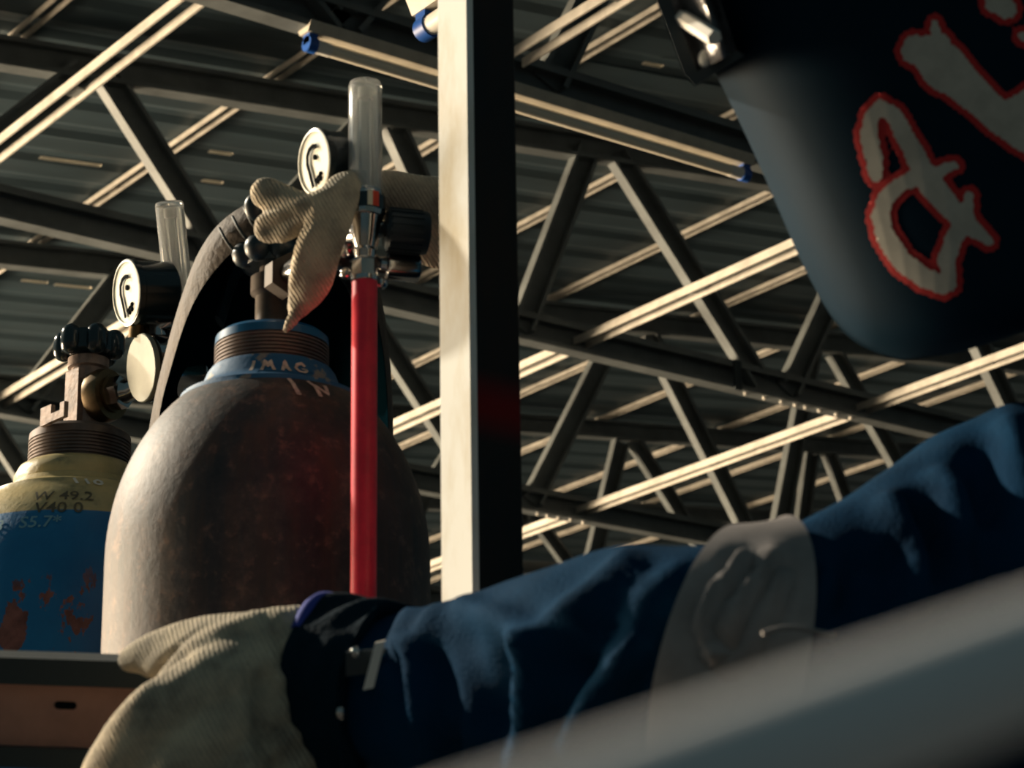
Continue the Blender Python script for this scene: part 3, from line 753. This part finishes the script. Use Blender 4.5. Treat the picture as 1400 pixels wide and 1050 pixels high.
# ------------------------------------------------------------------ helmet hung over the big valve
def dh(y): return 1.735+(y-280)/320*.105
outer = [(203, 590), (212, 540), (224, 490), (236, 445), (250, 400), (268, 352), (292, 314), (320, 289), (352, 272), (395, 262), (435, 262), (470, 285), (500, 330), (519, 395), (530, 460), (536, 530), (538, 610)]
inner = [(214, 592), (222, 545), (235, 498), (248, 455), (264, 415), (287, 378), (318, 344), (345, 326), (370, 315), (402, 304), (432, 304), (460, 318), (487, 352), (508, 405), (522, 465), (529, 530), (532, 610)]
n = len(outer); V = []; 
cen = np.array([385.0, 470.0])
def ringp(px_, dd): return [P(x, y, dh(y)+dd) for x, y in px_]
def toward(px_, k, c=cen): return [tuple(c+(np.array(q)-c)*k) for q in px_]
rings = [ringp(inner, -.006), ringp([tuple((np.array(a)*.45+np.array(b)*.55)) for a, b in zip(inner, outer)], .004), ringp(outer, .026), ringp(toward(outer, .95), .060), ringp(toward(outer, .80), .090), ringp(toward(outer, .52), .110), ringp(toward(outer, .12), .118)]
inn = [ringp(toward(outer, .10), .111), ringp(toward(outer, .50), .104), ringp(toward(outer, .78), .084), ringp(toward(outer, .92), .056), ringp(toward(inner, 1.0), .030), ringp(toward(inner, .995), -.004)]
def loft(rings, closed=False):
    mb = MB(); k = len(rings[0]); vs = [q for r_ in rings for q in r_]
    fs = [(i*k+j, i*k+j+1, (i+1)*k+j+1, (i+1)*k+j) for i in range(len(rings)-1) for j in range(k-1)]
    return mb.add(vs, fs)
hh = thing('welding_helmet', 'brown scuffed welding helmet hung on the valve of the brown cylinder, dark hollow side showing', 'welding helmet', tuple(P(372, 440, 1.80)))
def densering(rg):
    return [smoothpath(r_, 3) for r_ in rg]
obj('shell', loft(densering(rings)), 'leather', hh, 60)
obj('lining', loft(densering(inn)), 'hinside', hh, 60)
pl = MB()
for k, (xa, ya, xb, yb) in enumerate([(300, 312, 322, 345), (318, 296, 340, 330), (334, 284, 356, 320)]):
    pl.tube(smoothpath([P(xa, ya, dh(ya)+.012), P((xa+xb)/2-2, (ya+yb)/2, dh(ya)+.001), P(xb, yb, dh(yb)-.008)], 4), .0012, 8)
obj('seam', pl, 'darksteel', hh, 60)
obj('rivet', MB().ell(P(349, 283, dh(283)-.002), .008, .010, .006, rt, up, fw, 10), 'black', hh, 60)
obj('headband', MB().tube(smoothpath([P(300, 440, 1.83), P(330, 360, 1.85), P(400, 330, 1.86), P(470, 370, 1.85), P(500, 450, 1.83)], 6), .010, 10, flat=unit(cen[0]*0+rt), fl=.35), 'black', hh, 60)
# ------------------------------------------------------------------ cotton glove hung over the regulator
gm = MB()
def gchain(mb, pts, fl=.75, n=18):
    q = smoothpath([np.append(P(x, y, d), r_*d/FPX) for x, y, r_, d in pts], 5)
    mb.tube([v[:3] for v in q], [max(.002, v[3]) for v in q], n, True, fw, fl, True)
gchain(gm, [(364, 264, 23, 1.605), (392, 274, 21, 1.600), (425, 284, 19, 1.590), (462, 274, 24, 1.588)])
gchain(gm, [(368, 312, 22, 1.600), (392, 300, 20, 1.592), (425, 286, 22, 1.588), (462, 274, 24, 1.588)], .8)
gchain(gm, [(385, 320, 14, 1.595), (410, 308, 13, 1.588), (440, 290, 16, 1.586)], .8)
gchain(gm, [(500, 258, 24, 1.635), (470, 262, 27, 1.597), (452, 300, 31, 1.580), (434, 345, 33, 1.580), (423, 388, 30, 1.590), (408, 420, 17, 1.600)], .42)
gchain(gm, [(414, 408, 15, 1.594), (404, 430, 11, 1.595), (392, 450, 7, 1.595)], .6)
gchain(gm, [(455, 262, 16, 1.60), (500, 262, 28, 1.645), (535, 262, 30, 1.655), (570, 272, 34, 1.66), (605, 282, 40, 1.665), (645, 300, 42, 1.665)], .5)
gchain(gm, [(540, 285, 30, 1.665), (575, 315, 38, 1.67), (600, 335, 34, 1.67), (640, 330, 34, 1.67)], .5)
gme = fuse(gm, .0022, 4, .5, 'work_glove')
def displace(me, fn):
    n_ = len(me.vertices); co = np.empty(n_*3); me.vertices.foreach_get('co', co); co = co.reshape(-1, 3)
    no = np.empty(n_*3); me.vertices.foreach_get('normal', no); no = no.reshape(-1, 3)
    co = co+no*fn(co, no)[:, None]; me.vertices.foreach_set('co', co.ravel()); me.update()
def proj(co):
    v = co-CAM; z = v@fw; return 700+FPX*(v@rt)/z, 525-FPX*(v@up)/z
def ridge(X, Y, pts, wd):
    """smooth bump along a polyline in projected coordinates"""
    best = np.full(X.shape, 1e9)
    for (x0, y0), (x1, y1) in zip(pts[:-1], pts[1:]):
        dx, dy = x1-x0, y1-y0; L = dx*dx+dy*dy
        t = np.clip(((X-x0)*dx+(Y-y0)*dy)/L, 0, 1); best = np.minimum(best, np.hypot(X-x0-t*dx, Y-y0-t*dy))
    return np.exp(-(best/wd)**2)
def gl_fold(co, no):
    X, Y = proj(co); face = np.clip(-(no@fw), 0, 1)
    h_ = .0022*ridge(X, Y, [(350, 300), (400, 283), (450, 262), (480, 240)], 6)+.0020*ridge(X, Y, [(432, 278), (428, 310), (410, 345), (398, 390)], 6)
    h_ -= .003*ridge(X, Y, [(365, 315), (395, 298)], 9)+.002*ridge(X, Y, [(450, 300), (445, 360)], 14)
    h_ -= .003*ridge(X, Y, [(405, 318), (430, 300)], 6)
    return h_*face
displace(gme, gl_fold)
go = link('work_glove', gme, M['knit'], None, tuple(P(470, 280, 1.62)))
tag(go, 'cream cotton work glove draped over the chrome regulator, one finger drooping', 'glove')
# ------------------------------------------------------------------ workpiece held by the welder
wp = MB(); a_ = P(-260, 965, 1.335); b_ = P(330, 985, 1.335)
ax_ = unit(b_-a_); nn = unit(np.cross(ax_, np.cross(-fw, ax_))); nn = unit(-fw-ax_*(ax_@-fw)); uu = np.cross(ax_, nn); uu = uu if uu@up > 0 else -uu
hh_, lp = .030, .0145
sec = [(-hh_, -.035), (hh_, -.035), (hh_, 0), (hh_-lp, 0), (hh_-lp, -.006), (-hh_+.011, -.006), (-hh_+.011, 0), (-hh_, 0)]
wt = thing('steel_workpiece', 'dark edged steel bar with a red oxide face, gripped by the gloved hand', 'steel bar', tuple(a_))
ro = ax_*0.62
obj('upper_edge', MB().prism([(hh_-lp, -.035), (hh_, -.035), (hh_, 0), (hh_-lp, 0)], a_, uu, nn, ro), 'darksteel', wt)  # upper and lower edges coloured darker than the web
obj('lower_edge', MB().prism([(-hh_, -.035), (-hh_+.011, -.035), (-hh_+.011, 0), (-hh_, 0)], a_, uu, nn, ro), 'darksteel', wt)
obj('web', MB().prism([(-hh_+.011, -.030), (hh_-lp, -.030), (hh_-lp, -.008), (-hh_+.011, -.008)], a_, uu, nn, ro), 'pink', wt)
sl = P(86, 967, 1.335); sl = sl+nn*((a_-sl)@nn-.0078)
obj('slot', MB().tube([sl-ax_*.004, sl+ax_*.004], .0022, 12, True, nn, .2, True), 'ink', wt)
lg = a_+ax_*.05
obj('leg', MB().box((lg[0], lg[1], (lg[2]-.02)/2), XD, YD, UZ, .03, .03, lg[2]-.02), 'darksteel', wt)
lg = a_+ax_*.60-nn*.03
obj('leg', MB().box((lg[0], lg[1], (lg[2]-.02)/2), XD, YD, UZ, .03, .03, lg[2]-.02), 'darksteel', wt)
# ------------------------------------------------------------------ welder
F = unit(np.array([-rt[0], -rt[1], 0])); LF = np.cross(UZ, F)      # facing, and the welder's left (towards the lens)
arm = [(430, 955, 118, 1.300), (470, 950, 120, 1.290), (520, 950, 112, 1.278), (552, 952, 112, 1.270), (620, 952, 130, 1.250), (720, 946, 152, 1.215), (850, 926, 176, 1.165), (960, 913, 170, 1.125),
       (1060, 906, 168, 1.125), (1160, 882, 182, 1.155), (1280, 838, 202, 1.20), (1400, 792, 232, 1.26), (1520, 778, 250, 1.31), (1600, 800, 255, 1.36)]
ctl = [np.append(P(x, y, d), r_*d/FPX) for x, y, r_, d in arm]
apath = smoothpath(ctl, 14)
body_mb = MB()
body_mb.tube([q[:3] for q in apath[20:]], [q[3] for q in apath[20:]], 40)
SL = ctl[-2][:3]; SR = SL-LF*.37
mid_s = (SL+SR)/2
hipc = mid_s-UZ*.44-F*.10
head_c = P(1560, 10, 1.40)
def chain(mb, pts, rads, n=24, flat=None, fl=1): 
    q = smoothpath([np.append(np.asarray(p_), r_) for p_, r_ in zip(pts, rads)], 5)
    mb.tube([v[:3] for v in q], [v[3] for v in q], n, True, flat, fl, True)
chain(body_mb, [SL+UZ*.0-F*.0, mid_s+UZ*.02, SR], [.078, .085, .075])
chain(body_mb, [hipc, hipc+UZ*.12+F*.02, mid_s-UZ*.14, mid_s-UZ*.02], [.155, .14, .155, .12], 28, F, .82)
chain(body_mb, [mid_s-F*.07, (mid_s-F*.10+head_c)/2, head_c-UZ*.05], [.075, .058, .055])
body_mb.ell(head_c, .095, .078, .115, F, LF, UZ, 16)
elR = SR+F*.12-UZ*.24; wrR = P(300, 1330, 1.42)
wrR = elR+F*.25+UZ*.0
chain(body_mb, [SR, elR, wrR], [.070, .055, .042])
for s_ in (1, -1):
    hp_ = hipc+LF*.09*s_-UZ*.03; kn_ = hp_+F*.40-UZ*.02+LF*.05*s_
    kn_[2] = max(kn_[2], .48); ak = kn_-F*.03; ak = np.array([ak[0], ak[1], .09])
    chain(body_mb, [hp_, (hp_+kn_)/2, kn_], [.095, .085, .065]); chain(body_mb, [kn_, (kn_+ak)/2+UZ*.02, ak], [.065, .058, .048])
print('shoulder', SL, 'hip', hipc, 'head', head_c)
person = thing('person', 'welder in blue coveralls and dark painted helmet, gloved left arm stretched towards the cylinders', 'person', (hipc[0], hipc[1], 0))
bme = fuse(body_mb, .0055, 5, .5, 'coverall')
apos = np.array([q[:3] for q in apath])
def folds(co, no):
    X, Y = proj(co); face = np.clip(-(no@fw)+.35, 0, 1)
    d = np.min(np.linalg.norm(co[:, None, :]-apos[None, 20::2, :], axis=2), axis=1); near = np.clip((.16-d)/.06, 0, 1)
    h_ = np.zeros(len(co))
    for pts, wd, am in [
        ([(640, 835), (690, 850), (735, 885), (722, 960), (715, 1040)], 20, .009), ([(735, 885), (790, 840), (860, 775)], 22, .009),
        ([(780, 1010), (820, 950), (880, 880)], 20, .008), ([(880, 830), (935, 790)], 22, .005),
        ([(690, 905), (680, 1000)], 24, -.007), ([(640, 880), (655, 980)], 24, -.006), ([(785, 905), (760, 990)], 20, -.007), ([(830, 860), (790, 910)], 16, -.005), ([(900, 880), (850, 960)], 24, -.006),
        ([(560, 840), (548, 870), (566, 905), (580, 980), (590, 1040)], 13, .007), ([(600, 840), (575, 880)], 13, .006), ([(585, 890), (605, 960), (612, 1040)], 16, -.007), ([(545, 905), (556, 960)], 10, -.005),
        ([(1130, 800), (1105, 850), (1095, 900)], 18, .007), ([(1180, 760), (1165, 830)], 22, -.008), ([(1220, 700), (1255, 760), (1240, 830)], 24, .010), ([(1290, 660), (1310, 720), (1300, 800)], 26, .009),
        ([(1265, 690), (1280, 790)], 20, -.010), ([(1345, 620), (1350, 700)], 26, -.009), ([(1380, 590), (1395, 680), (1385, 780)], 26, .010), ([(1215, 760), (1205, 840)], 20, -.007)]:
        h_ += 1.35*am*ridge(X, Y, pts, wd)
    h_ += .0025*np.sin(co[:, 0]*61+co[:, 2]*90)*np.sin(co[:, 1]*83-co[:, 2]*47)
    hd = np.linalg.norm(co-head_c, axis=1)
    return np.where(hd < .19, 0, h_*face*near+.003*np.sin(co[:, 2]*70+co[:, 0]*30)*(1-near))
displace(bme, folds)
bme.materials.append(M['coverall']); bme.materials.append(M['skin'])
co = np.empty(len(bme.polygons)*3); bme.polygons.foreach_get('center', co); co = co.reshape(-1, 3)
isk = (np.linalg.norm(co-head_c, axis=1) < .14) & (co[:, 2] > head_c[2]-.15)
bme.polygons.foreach_set('material_index', isk.astype(int)); bme.update()
bo = link('body', bme, None, person)
def along(f):
    f = min(max(f, 0), len(apath)-1.001); i = int(f); return apath[i]+(apath[i+1]-apath[i])*(f-i)
def sleeve_ring(name, i0, i1, off, m, thick=.0025, amp=0.0, skew=0.0):
    """a band following the sleeve between two stations of the arm"""
    mb = MB(); idx = list(range(i0, i1+1)); n_ = 64; vs = []; fs = []
    for layer in (off+thick, off):
        for i in idx:
            t = unit(apath[min(i+1, len(apath)-1)][:3]-apath[max(i-1, 0)][:3]); a = unit(np.cross(t, fw)); b = np.cross(t, a)
            for k in range(n_):
                th = 2*math.pi*k/n_; r_ = apath[i][3]+layer+amp*math.sin(5*th+i*.5)*math.sin(th*3+1)
                dd_ = a*math.cos(th)+b*math.sin(th); q_ = along(i+skew*float(dd_@up))
                vs.append(q_[:3]+dd_*(r_-apath[i][3]+q_[3]))
    m_ = len(idx)
    for i in range(m_-1):
        for k in range(n_):
            k2 = (k+1) % n_
            fs.append((i*n_+k, i*n_+k2, (i+1)*n_+k2, (i+1)*n_+k)); o = m_*n_
            fs.append((o+i*n_+k, o+(i+1)*n_+k, o+(i+1)*n_+k2, o+i*n_+k2))
    for k in range(n_):
        k2 = (k+1) % n_; o = m_*n_
        fs.append((k, o+k, o+k2, k2)); q = (m_-1)*n_; fs.append((q+k, q+k2, o+q+k2, o+q+k))
    mb.add(vs, fs); return mb
obj('cuff', sleeve_ring('cuff', 13, 38, .0015, 'cuff', .005, .0022), 'cuff', person, 60)['label'] = 'dark navy sleeve cuff'
bnd = sleeve_ring('band', 99, 108, .005, 'reflect', .004, .0, 8).mesh('reflective_band', 60)
def bfold(co, no):
    X, Y = proj(co)
    return .010*ridge(X, Y, [(1020, 770), (985, 810), (965, 850), (975, 895), (1000, 915), (1030, 880), (1050, 830), (1070, 790)], 13)-.006*ridge(X, Y, [(1060, 765), (1010, 815), (990, 870)], 16)
displace(bnd, bfold)
link('reflective_band', bnd, M['reflect'], person)['label'] = 'grey reflective tape round the elbow'
obj('piping', MB().tube(smoothpath([P(1042, 866, 1.03), P(1080, 858, 1.035), P(1140, 868, 1.05)], 6), .0012, 8), 'reflect', person)
cb = MB().prism([(-.0028, -.012), (.0028, -.012), (.0034, .012), (-.0018, .012)], P(511, 909, 1.224), unit(rt+up*.25), unit(up-rt*.0+rt*.22), -fw*.003)
obj('cuff_tab', cb, 'whiteplastic', person)['label'] = 'white tab on the cuff'
obj('cuff_strap', MB().box(P(500, 905, 1.229), unit(rt*1+up*.1), up, fw, .020, .012, .004), 'black', person)
for (x, y) in ((486, 893), (466, 975)):
    obj('cuff_stud', MB().ell(P(x, y, 1.229), .0030, .0035, .0025, rt, up, fw, 8), 'chrome', person, 60)
# gloved left hand closed round the bar
hm2 = MB()
def hch(pts, fl=1.0): gchain(hm2, pts, fl, 24)
hch([(470, 950, 112, 1.290), (430, 945, 116, 1.288), (370, 948, 116, 1.278), (300, 985, 108, 1.262), (250, 1030, 88, 1.250)], .62)
hch([(400, 915, 82, 1.285), (330, 900, 64, 1.285), (270, 893, 50, 1.290), (212, 896, 33, 1.300), (180, 902, 20, 1.308)])
hch([(330, 945, 80, 1.262), (262, 960, 58, 1.238), (205, 1000, 50, 1.228), (155, 1062, 46, 1.236), (150, 1125, 42, 1.275), (175, 1150, 38, 1.330)])
hch([(330, 985, 80, 1.255), (275, 1020, 56, 1.228), (235, 1075, 52, 1.220), (205, 1130, 48, 1.235), (210, 1185, 44, 1.280), (235, 1200, 40, 1.330)])
hch([(350, 1020, 74, 1.255), (318, 1060, 54, 1.230), (290, 1115, 50, 1.222), (270, 1165, 46, 1.245), (280, 1205, 40, 1.300)])
hch([(385, 1040, 66, 1.262), (368, 1090, 46, 1.238), (350, 1140, 42, 1.235), (340, 1180, 38, 1.262), (348, 1205, 34, 1.31)])
hme = fuse(hm2, .0028, 5, .5, 'work_glove')
def hfold(co, no):
    X, Y = proj(co); face = np.clip(-(no@fw)+.3, 0, 1)
    h_ = .004*ridge(X, Y, [(345, 850), (280, 865), (225, 900), (190, 945), (140, 985)], 14)
    h_ += -.005*ridge(X, Y, [(365, 930), (370, 1000), (385, 1060)], 20)+.004*ridge(X, Y, [(325, 920), (330, 990), (340, 1060)], 16)
    h_ += -.003*ridge(X, Y, [(255, 900), (215, 925), (185, 925)], 9)
    h_ += .0016*np.sin(X*.16+Y*.03)*np.sin(Y*.11-X*.05)*np.clip((X-330)/80, 0, 1)
    return h_*face
displace(hme, hfold)
gl = link('work_glove', hme, M['knit'], person); gl['label'] = 'cream knitted cotton glove on the left hand'
ct = []
for k in range(200):
    th = 2*math.pi*k/200; t = unit(apath[18][:3]-apath[10][:3]); a = unit(np.cross(t, fw)); b = np.cross(t, a)
    if (a*math.cos(th)+b*math.sin(th))@up < .72: continue
    ct.append(apath[13][:3]+(a*math.cos(th)+b*math.sin(th))*(apath[13][3]+.0045+.0015*math.sin(7*th)))
obj('glove_hem', MB().tube(sorted(ct, key=lambda q: q@fw), .0042, 8), mat('blue_overlock_thread', (.03, .05, .33), .8), gl, 60)['label'] = 'blue stitched hem of the glove'
# right glove, boots and stool outside the picture
r_m = MB(); chain(r_m, [wrR-F*.02, wrR+F*.05, wrR+F*.10-UZ*.01], [.042, .046, .040], 20, LF, .6)
for k in range(4):
    b0 = wrR+F*.09+LF*(.030-.02*k); chain(r_m, [b0, b0+F*.05-UZ*.01, b0+F*.07-UZ*(.045-.004*abs(k-1))], [.0115, .0105, .0095], 12)
chain(r_m, [wrR+F*.03+LF*.03, wrR+F*.07+LF*.055-UZ*.02, wrR+F*.10+LF*.055-UZ*.04], [.014, .0125, .011], 12)
link('work_glove', fuse(r_m, .003, 3), M['knit'], person)
for s_ in (1, -1):
    hp_ = hipc+LF*.09*s_-UZ*.03; kn_ = hp_+F*.40-UZ*.02+LF*.05*s_; ak = kn_-F*.03
    b_m = MB(); q = np.array([ak[0], ak[1], .05]); chain(b_m, [q-F*.05, q+F*.06, q+F*.16-UZ*.012], [.048, .046, .036]); chain(b_m, [q, q+UZ*.09], [.052, .054])
    bb = fuse(b_m, .005, 4); link('boot', bb, M['boot'], person)
st = thing('stool', 'low steel stool the welder sits on, right of the picture', 'stool', (hipc[0], hipc[1], 0))
sh_ = hipc[2]-.155
obj('seat', MB().lathe([(.01, sh_-.03), (.16, sh_-.03), (.165, sh_-.015), (.16, sh_), (.01, sh_)], (hipc[0], hipc[1], 0), UZ, 40), 'black', st, 40)
for k in range(4):
    a = math.pi/4+math.pi/2*k; dv = np.array([math.cos(a), math.sin(a), 0]); b0 = np.array([hipc[0], hipc[1], 0])
    obj('leg', MB().tube([b0+dv*.17+UZ*.0, b0+dv*.12+UZ*(sh_-.03)], .011, 12), 'pipe', st, 40)
# ---- worn helmet: side outline swept round a blunt front
HD = 1.33
front = [(1180, -640), (1020, -560), (920, -400), (880, -220), (905, -80), (945, 20), (985, 100), (1022, 175), (1058, 255), (1095, 340), (1122, 395), (1146, 436), (1172, 464), (1205, 482), (1240, 492)]
back = [(1420, -640), (1560, -560), (1660, -420), (1700, -260), (1700, -120), (1690, -20), (1680, 60), (1660, 140), (1630, 220), (1590, 300), (1540, 362), (1490, 398), (1430, 428), (1370, 456), (1300, 482)]
wid = [.03, .075, .100, .110, .113, .114, .114, .113, .111, .108, .103, .096, .084, .062, .030]
fr = smoothpath([np.array(q, float) for q in front], 4); bk = smoothpath([np.array(q, float) for q in back], 4); wi = smoothpath([np.array([q]) for q in wid], 4)
rr = []
NQ = 48
for a, b, wq in zip(fr, bk, wi):
    row = []
    for k in range(NQ+1):
        q = -1+2*k/NQ; th = q*math.pi/2
        along = 1-abs(math.cos(th))**.80; dep = math.copysign(abs(math.sin(th))**.62, th)
        x, y = a+(b-a)*along
        c_ = P(x, y, HD); row.append(c_-fw*(dep*wq[0])+rt*(0))
    rr.append(row)
hp_t = None
wh = bpy.data.objects.new('welding_helmet', loft(rr).mesh('welding_helmet', 60)); COL.objects.link(wh); wh.data.materials.append(M['helmet'])
wh.parent = person; wh.location = -Vector(person.location)
sol = wh.modifiers.new('thick', 'SOLIDIFY'); sol.thickness = .003; sol.offset = 1 if False else -1
wh['label'] = 'navy black welding helmet with grey and red brush marks'
bv_ = BVHTree.FromPolygons([tuple(v.co) for v in wh.data.vertices], [tuple(p_.vertices) for p_ in wh.data.polygons])
# brush marks: painted on the near side, 0.6 mm proud
def seg_d(x, y, st):
    d = 1e9
    for (x0, y0, r0_), (x1, y1, r1_) in zip(st[:-1], st[1:]):
        dx, dy = x1-x0, y1-y0; L = dx*dx+dy*dy+1e-9; t = min(1, max(0, ((x-x0)*dx+(y-y0)*dy)/L))
        d = min(d, math.hypot(x-x0-t*dx, y-y0-t*dy)-(r0_+(r1_-r0_)*t))
    return d
marks = [
 [(1198, 240, 9), (1195, 215, 12), (1188, 185, 12), (1192, 158, 9), (1205, 146, 10), (1222, 158, 11), (1240, 190, 13), (1258, 225, 14), (1275, 255, 18), (1300, 285, 14), (1320, 300, 14)],
 [(1258, 240, 12), (1232, 252, 10), (1212, 270, 11), (1204, 295, 12), (1212, 325, 13), (1235, 358, 13), (1262, 378, 14), (1290, 390, 12), (1300, 392, 5)],
 [(1300, 388, 8), (1294, 355, 12), (1305, 325, 12), (1318, 304, 14), (1324, 275, 7), (1325, 268, 6)],
 [(1275, 240, 9), (1298, 228, 7), (1306, 226, 5)], [(1318, 304, 14), (1340, 320, 9), (1352, 330, 6)],
 [(1250, 62, 14), (1290, 92, 32), (1320, 118, 24), (1350, 146, 22), (1385, 172, 24), (1420, 188, 30)], [(1380, 152, 14), (1410, 130, 12)], [(1281, 62, 9), (1278, 32, 5)], [(1250, 70, 18), (1285, 60, 14)],
 [(1362, 2, 16), (1376, 12, 14)], [(1398, 50, 6), (1420, 55, 8)], [(1360, -60, 14), (1364, -10, 14)], [(1440, 60, 14), (1500, 110, 16)]]
def mark_mesh(grow, off, step=2.6):
    mb = MB(); idx = {}; xs0, ys0 = 1150, -80
    nx, ny = int(360/step), int(500/step)
    def dist(x, y): return min(seg_d(x, y, st_) for st_ in marks)+1.2*math.sin(x*.5)*math.sin(y*.43)-grow
    inside = {}
    for i in range(nx+1):
        for j in range(ny+1):
            inside[i, j] = dist(xs0+i*step, ys0+j*step)
    vs = []; fs = []
    def vert(i, j):
        if (i, j) in idx: return idx[i, j]
        x, y = xs0+i*step, ys0+j*step; d = inside[i, j]
        if d > 0:                                           # pull outside corners onto the outline
            e = .6; gx = (dist(x+e, y)-dist(x-e, y))/(2*e); gy = (dist(x, y+e)-dist(x, y-e))/(2*e); g2 = gx*gx+gy*gy+1e-6
            k = min(d, step*1.3)/math.sqrt(g2)/math.sqrt(g2); x -= gx*k; y -= gy*k
        dr = unit(P(x, y, 1)-CAM); hit = bv_.ray_cast(Vector(CAM), Vector(dr))
        if hit[0] is None: idx[i, j] = None; return None
        nv = Vector(hit[1]); nv = nv if nv.dot(Vector(dr)) < 0 else -nv
        vs.append(tuple(hit[0]+nv*off)); idx[i, j] = len(vs)-1; return idx[i, j]
    for i in range(nx):
        for j in range(ny):
            c4 = [(i, j), (i+1, j), (i+1, j+1), (i, j+1)]
            if sum(inside[c] <= 0 for c in c4) >= 1 and min(inside[c] for c in c4) < 0:
                q = [vert(*c) for c in c4]
                if None not in q: fs.append(tuple(q))
    me = bpy.data.meshes.new('m'); me.from_pydata(vs, [], fs); me.update(); me.polygons.foreach_set('use_smooth', [True]*len(fs)); return me
def on_helmet(name, me, m, label=None):
    me.materials.append(M[m]); o = bpy.data.objects.new(name, me); COL.objects.link(o); o.parent = wh
    if label: o['label'] = label
    return o
on_helmet('red_outline', mark_mesh(9, .0004), 'paintred', 'red sprayed edge of the brush marks')
on_helmet('brush_mark', mark_mesh(0, .0009), 'paintgrey', 'grey brush strokes painted on the helmet')
# window housing
def hel(name, mb, m, sm=None):
    o = obj(name, mb, m, None, sm); o.parent = wh; return o
def slab(poly, d0, d1):
    mb = MB(); n_ = len(poly); vs = [P(x, y, d0) for x, y in poly]+[P(x, y, d1) for x, y in poly]
    return mb.add(vs, [(i, (i+1) % n_, n_+(i+1) % n_, n_+i) for i in range(n_)]+[tuple(range(n_))[::-1], tuple(range(n_, 2*n_))])
HN, HF = 1.262, 1.40
hel('window_frame', slab([(838, -160), (858, -165), (953, 98), (946, 108), (936, 104)], HN, HF), 'black')
hel('window_sill', slab([(940, 106), (1004, 66), (1018, 76), (950, 118)], HN-.002, HF), 'black')
lm = MB(); NU, NV = 22, 22; vs = []
for i in range(NU+1):
    for j in range(NV+1):
        a, b = i/NU, j/NV
        x = (862+(950-862)*b)*(1-a)+(930+(1008-930)*b)*a; y = (-150+(100+150)*b)*(1-a)+(-160+(70+160)*b)*a
        wv_ = .0035*math.sin(a*5+b*9)*math.sin(b*7-a*3)+.004*math.exp(-((a-.55-.2*b)/.10)**2)-.006*math.exp(-((a-.85)/.12)**2)
        vs.append(P(x, y, HN+.010-.030*a-wv_*2.2))
lm.add(vs, [(i*(NV+1)+j, (i+1)*(NV+1)+j, (i+1)*(NV+1)+j+1, i*(NV+1)+j+1) for i in range(NU) for j in range(NV)])
hel('cover_lens', lm, 'lens', 80)
hel('lens_glint', MB().tube([P(932, 24, HN+.002), P(955, 38, HN-.012), P(977, 52, HN-.026)], .0042, 6), 'whiteplastic')  # white bar added in place of daylight gleaming through the lens
hel('lens_stud', MB().ell(P(963, 80, HN-.002), .0032, .0045, .003, rt, up, fw, 10), 'whiteplastic', 60)
# ------------------------------------------------------------------ grey pipe close to the lens
pa_ = P(700, 1172, .140); pb_ = P(1450, 888, .178)
dpp = unit(pb_-pa_)
rail = thing('grey_rod', 'thin round grey steel rod, strongly blurred, crossing the bottom right corner', 'rod', tuple(pa_))
obj('rod', MB().tube([pa_-dpp*.10, pa_, pb_, pb_+dpp*.25], .0046, 32), 'pipe', rail, 40)
for q in (pa_-dpp*.08, pb_+dpp*.22):
    obj('stanchion', MB().tube([np.array([q[0], q[1], 0]), q-UZ*.003], .0044, 20), 'pipe', rail, 40)
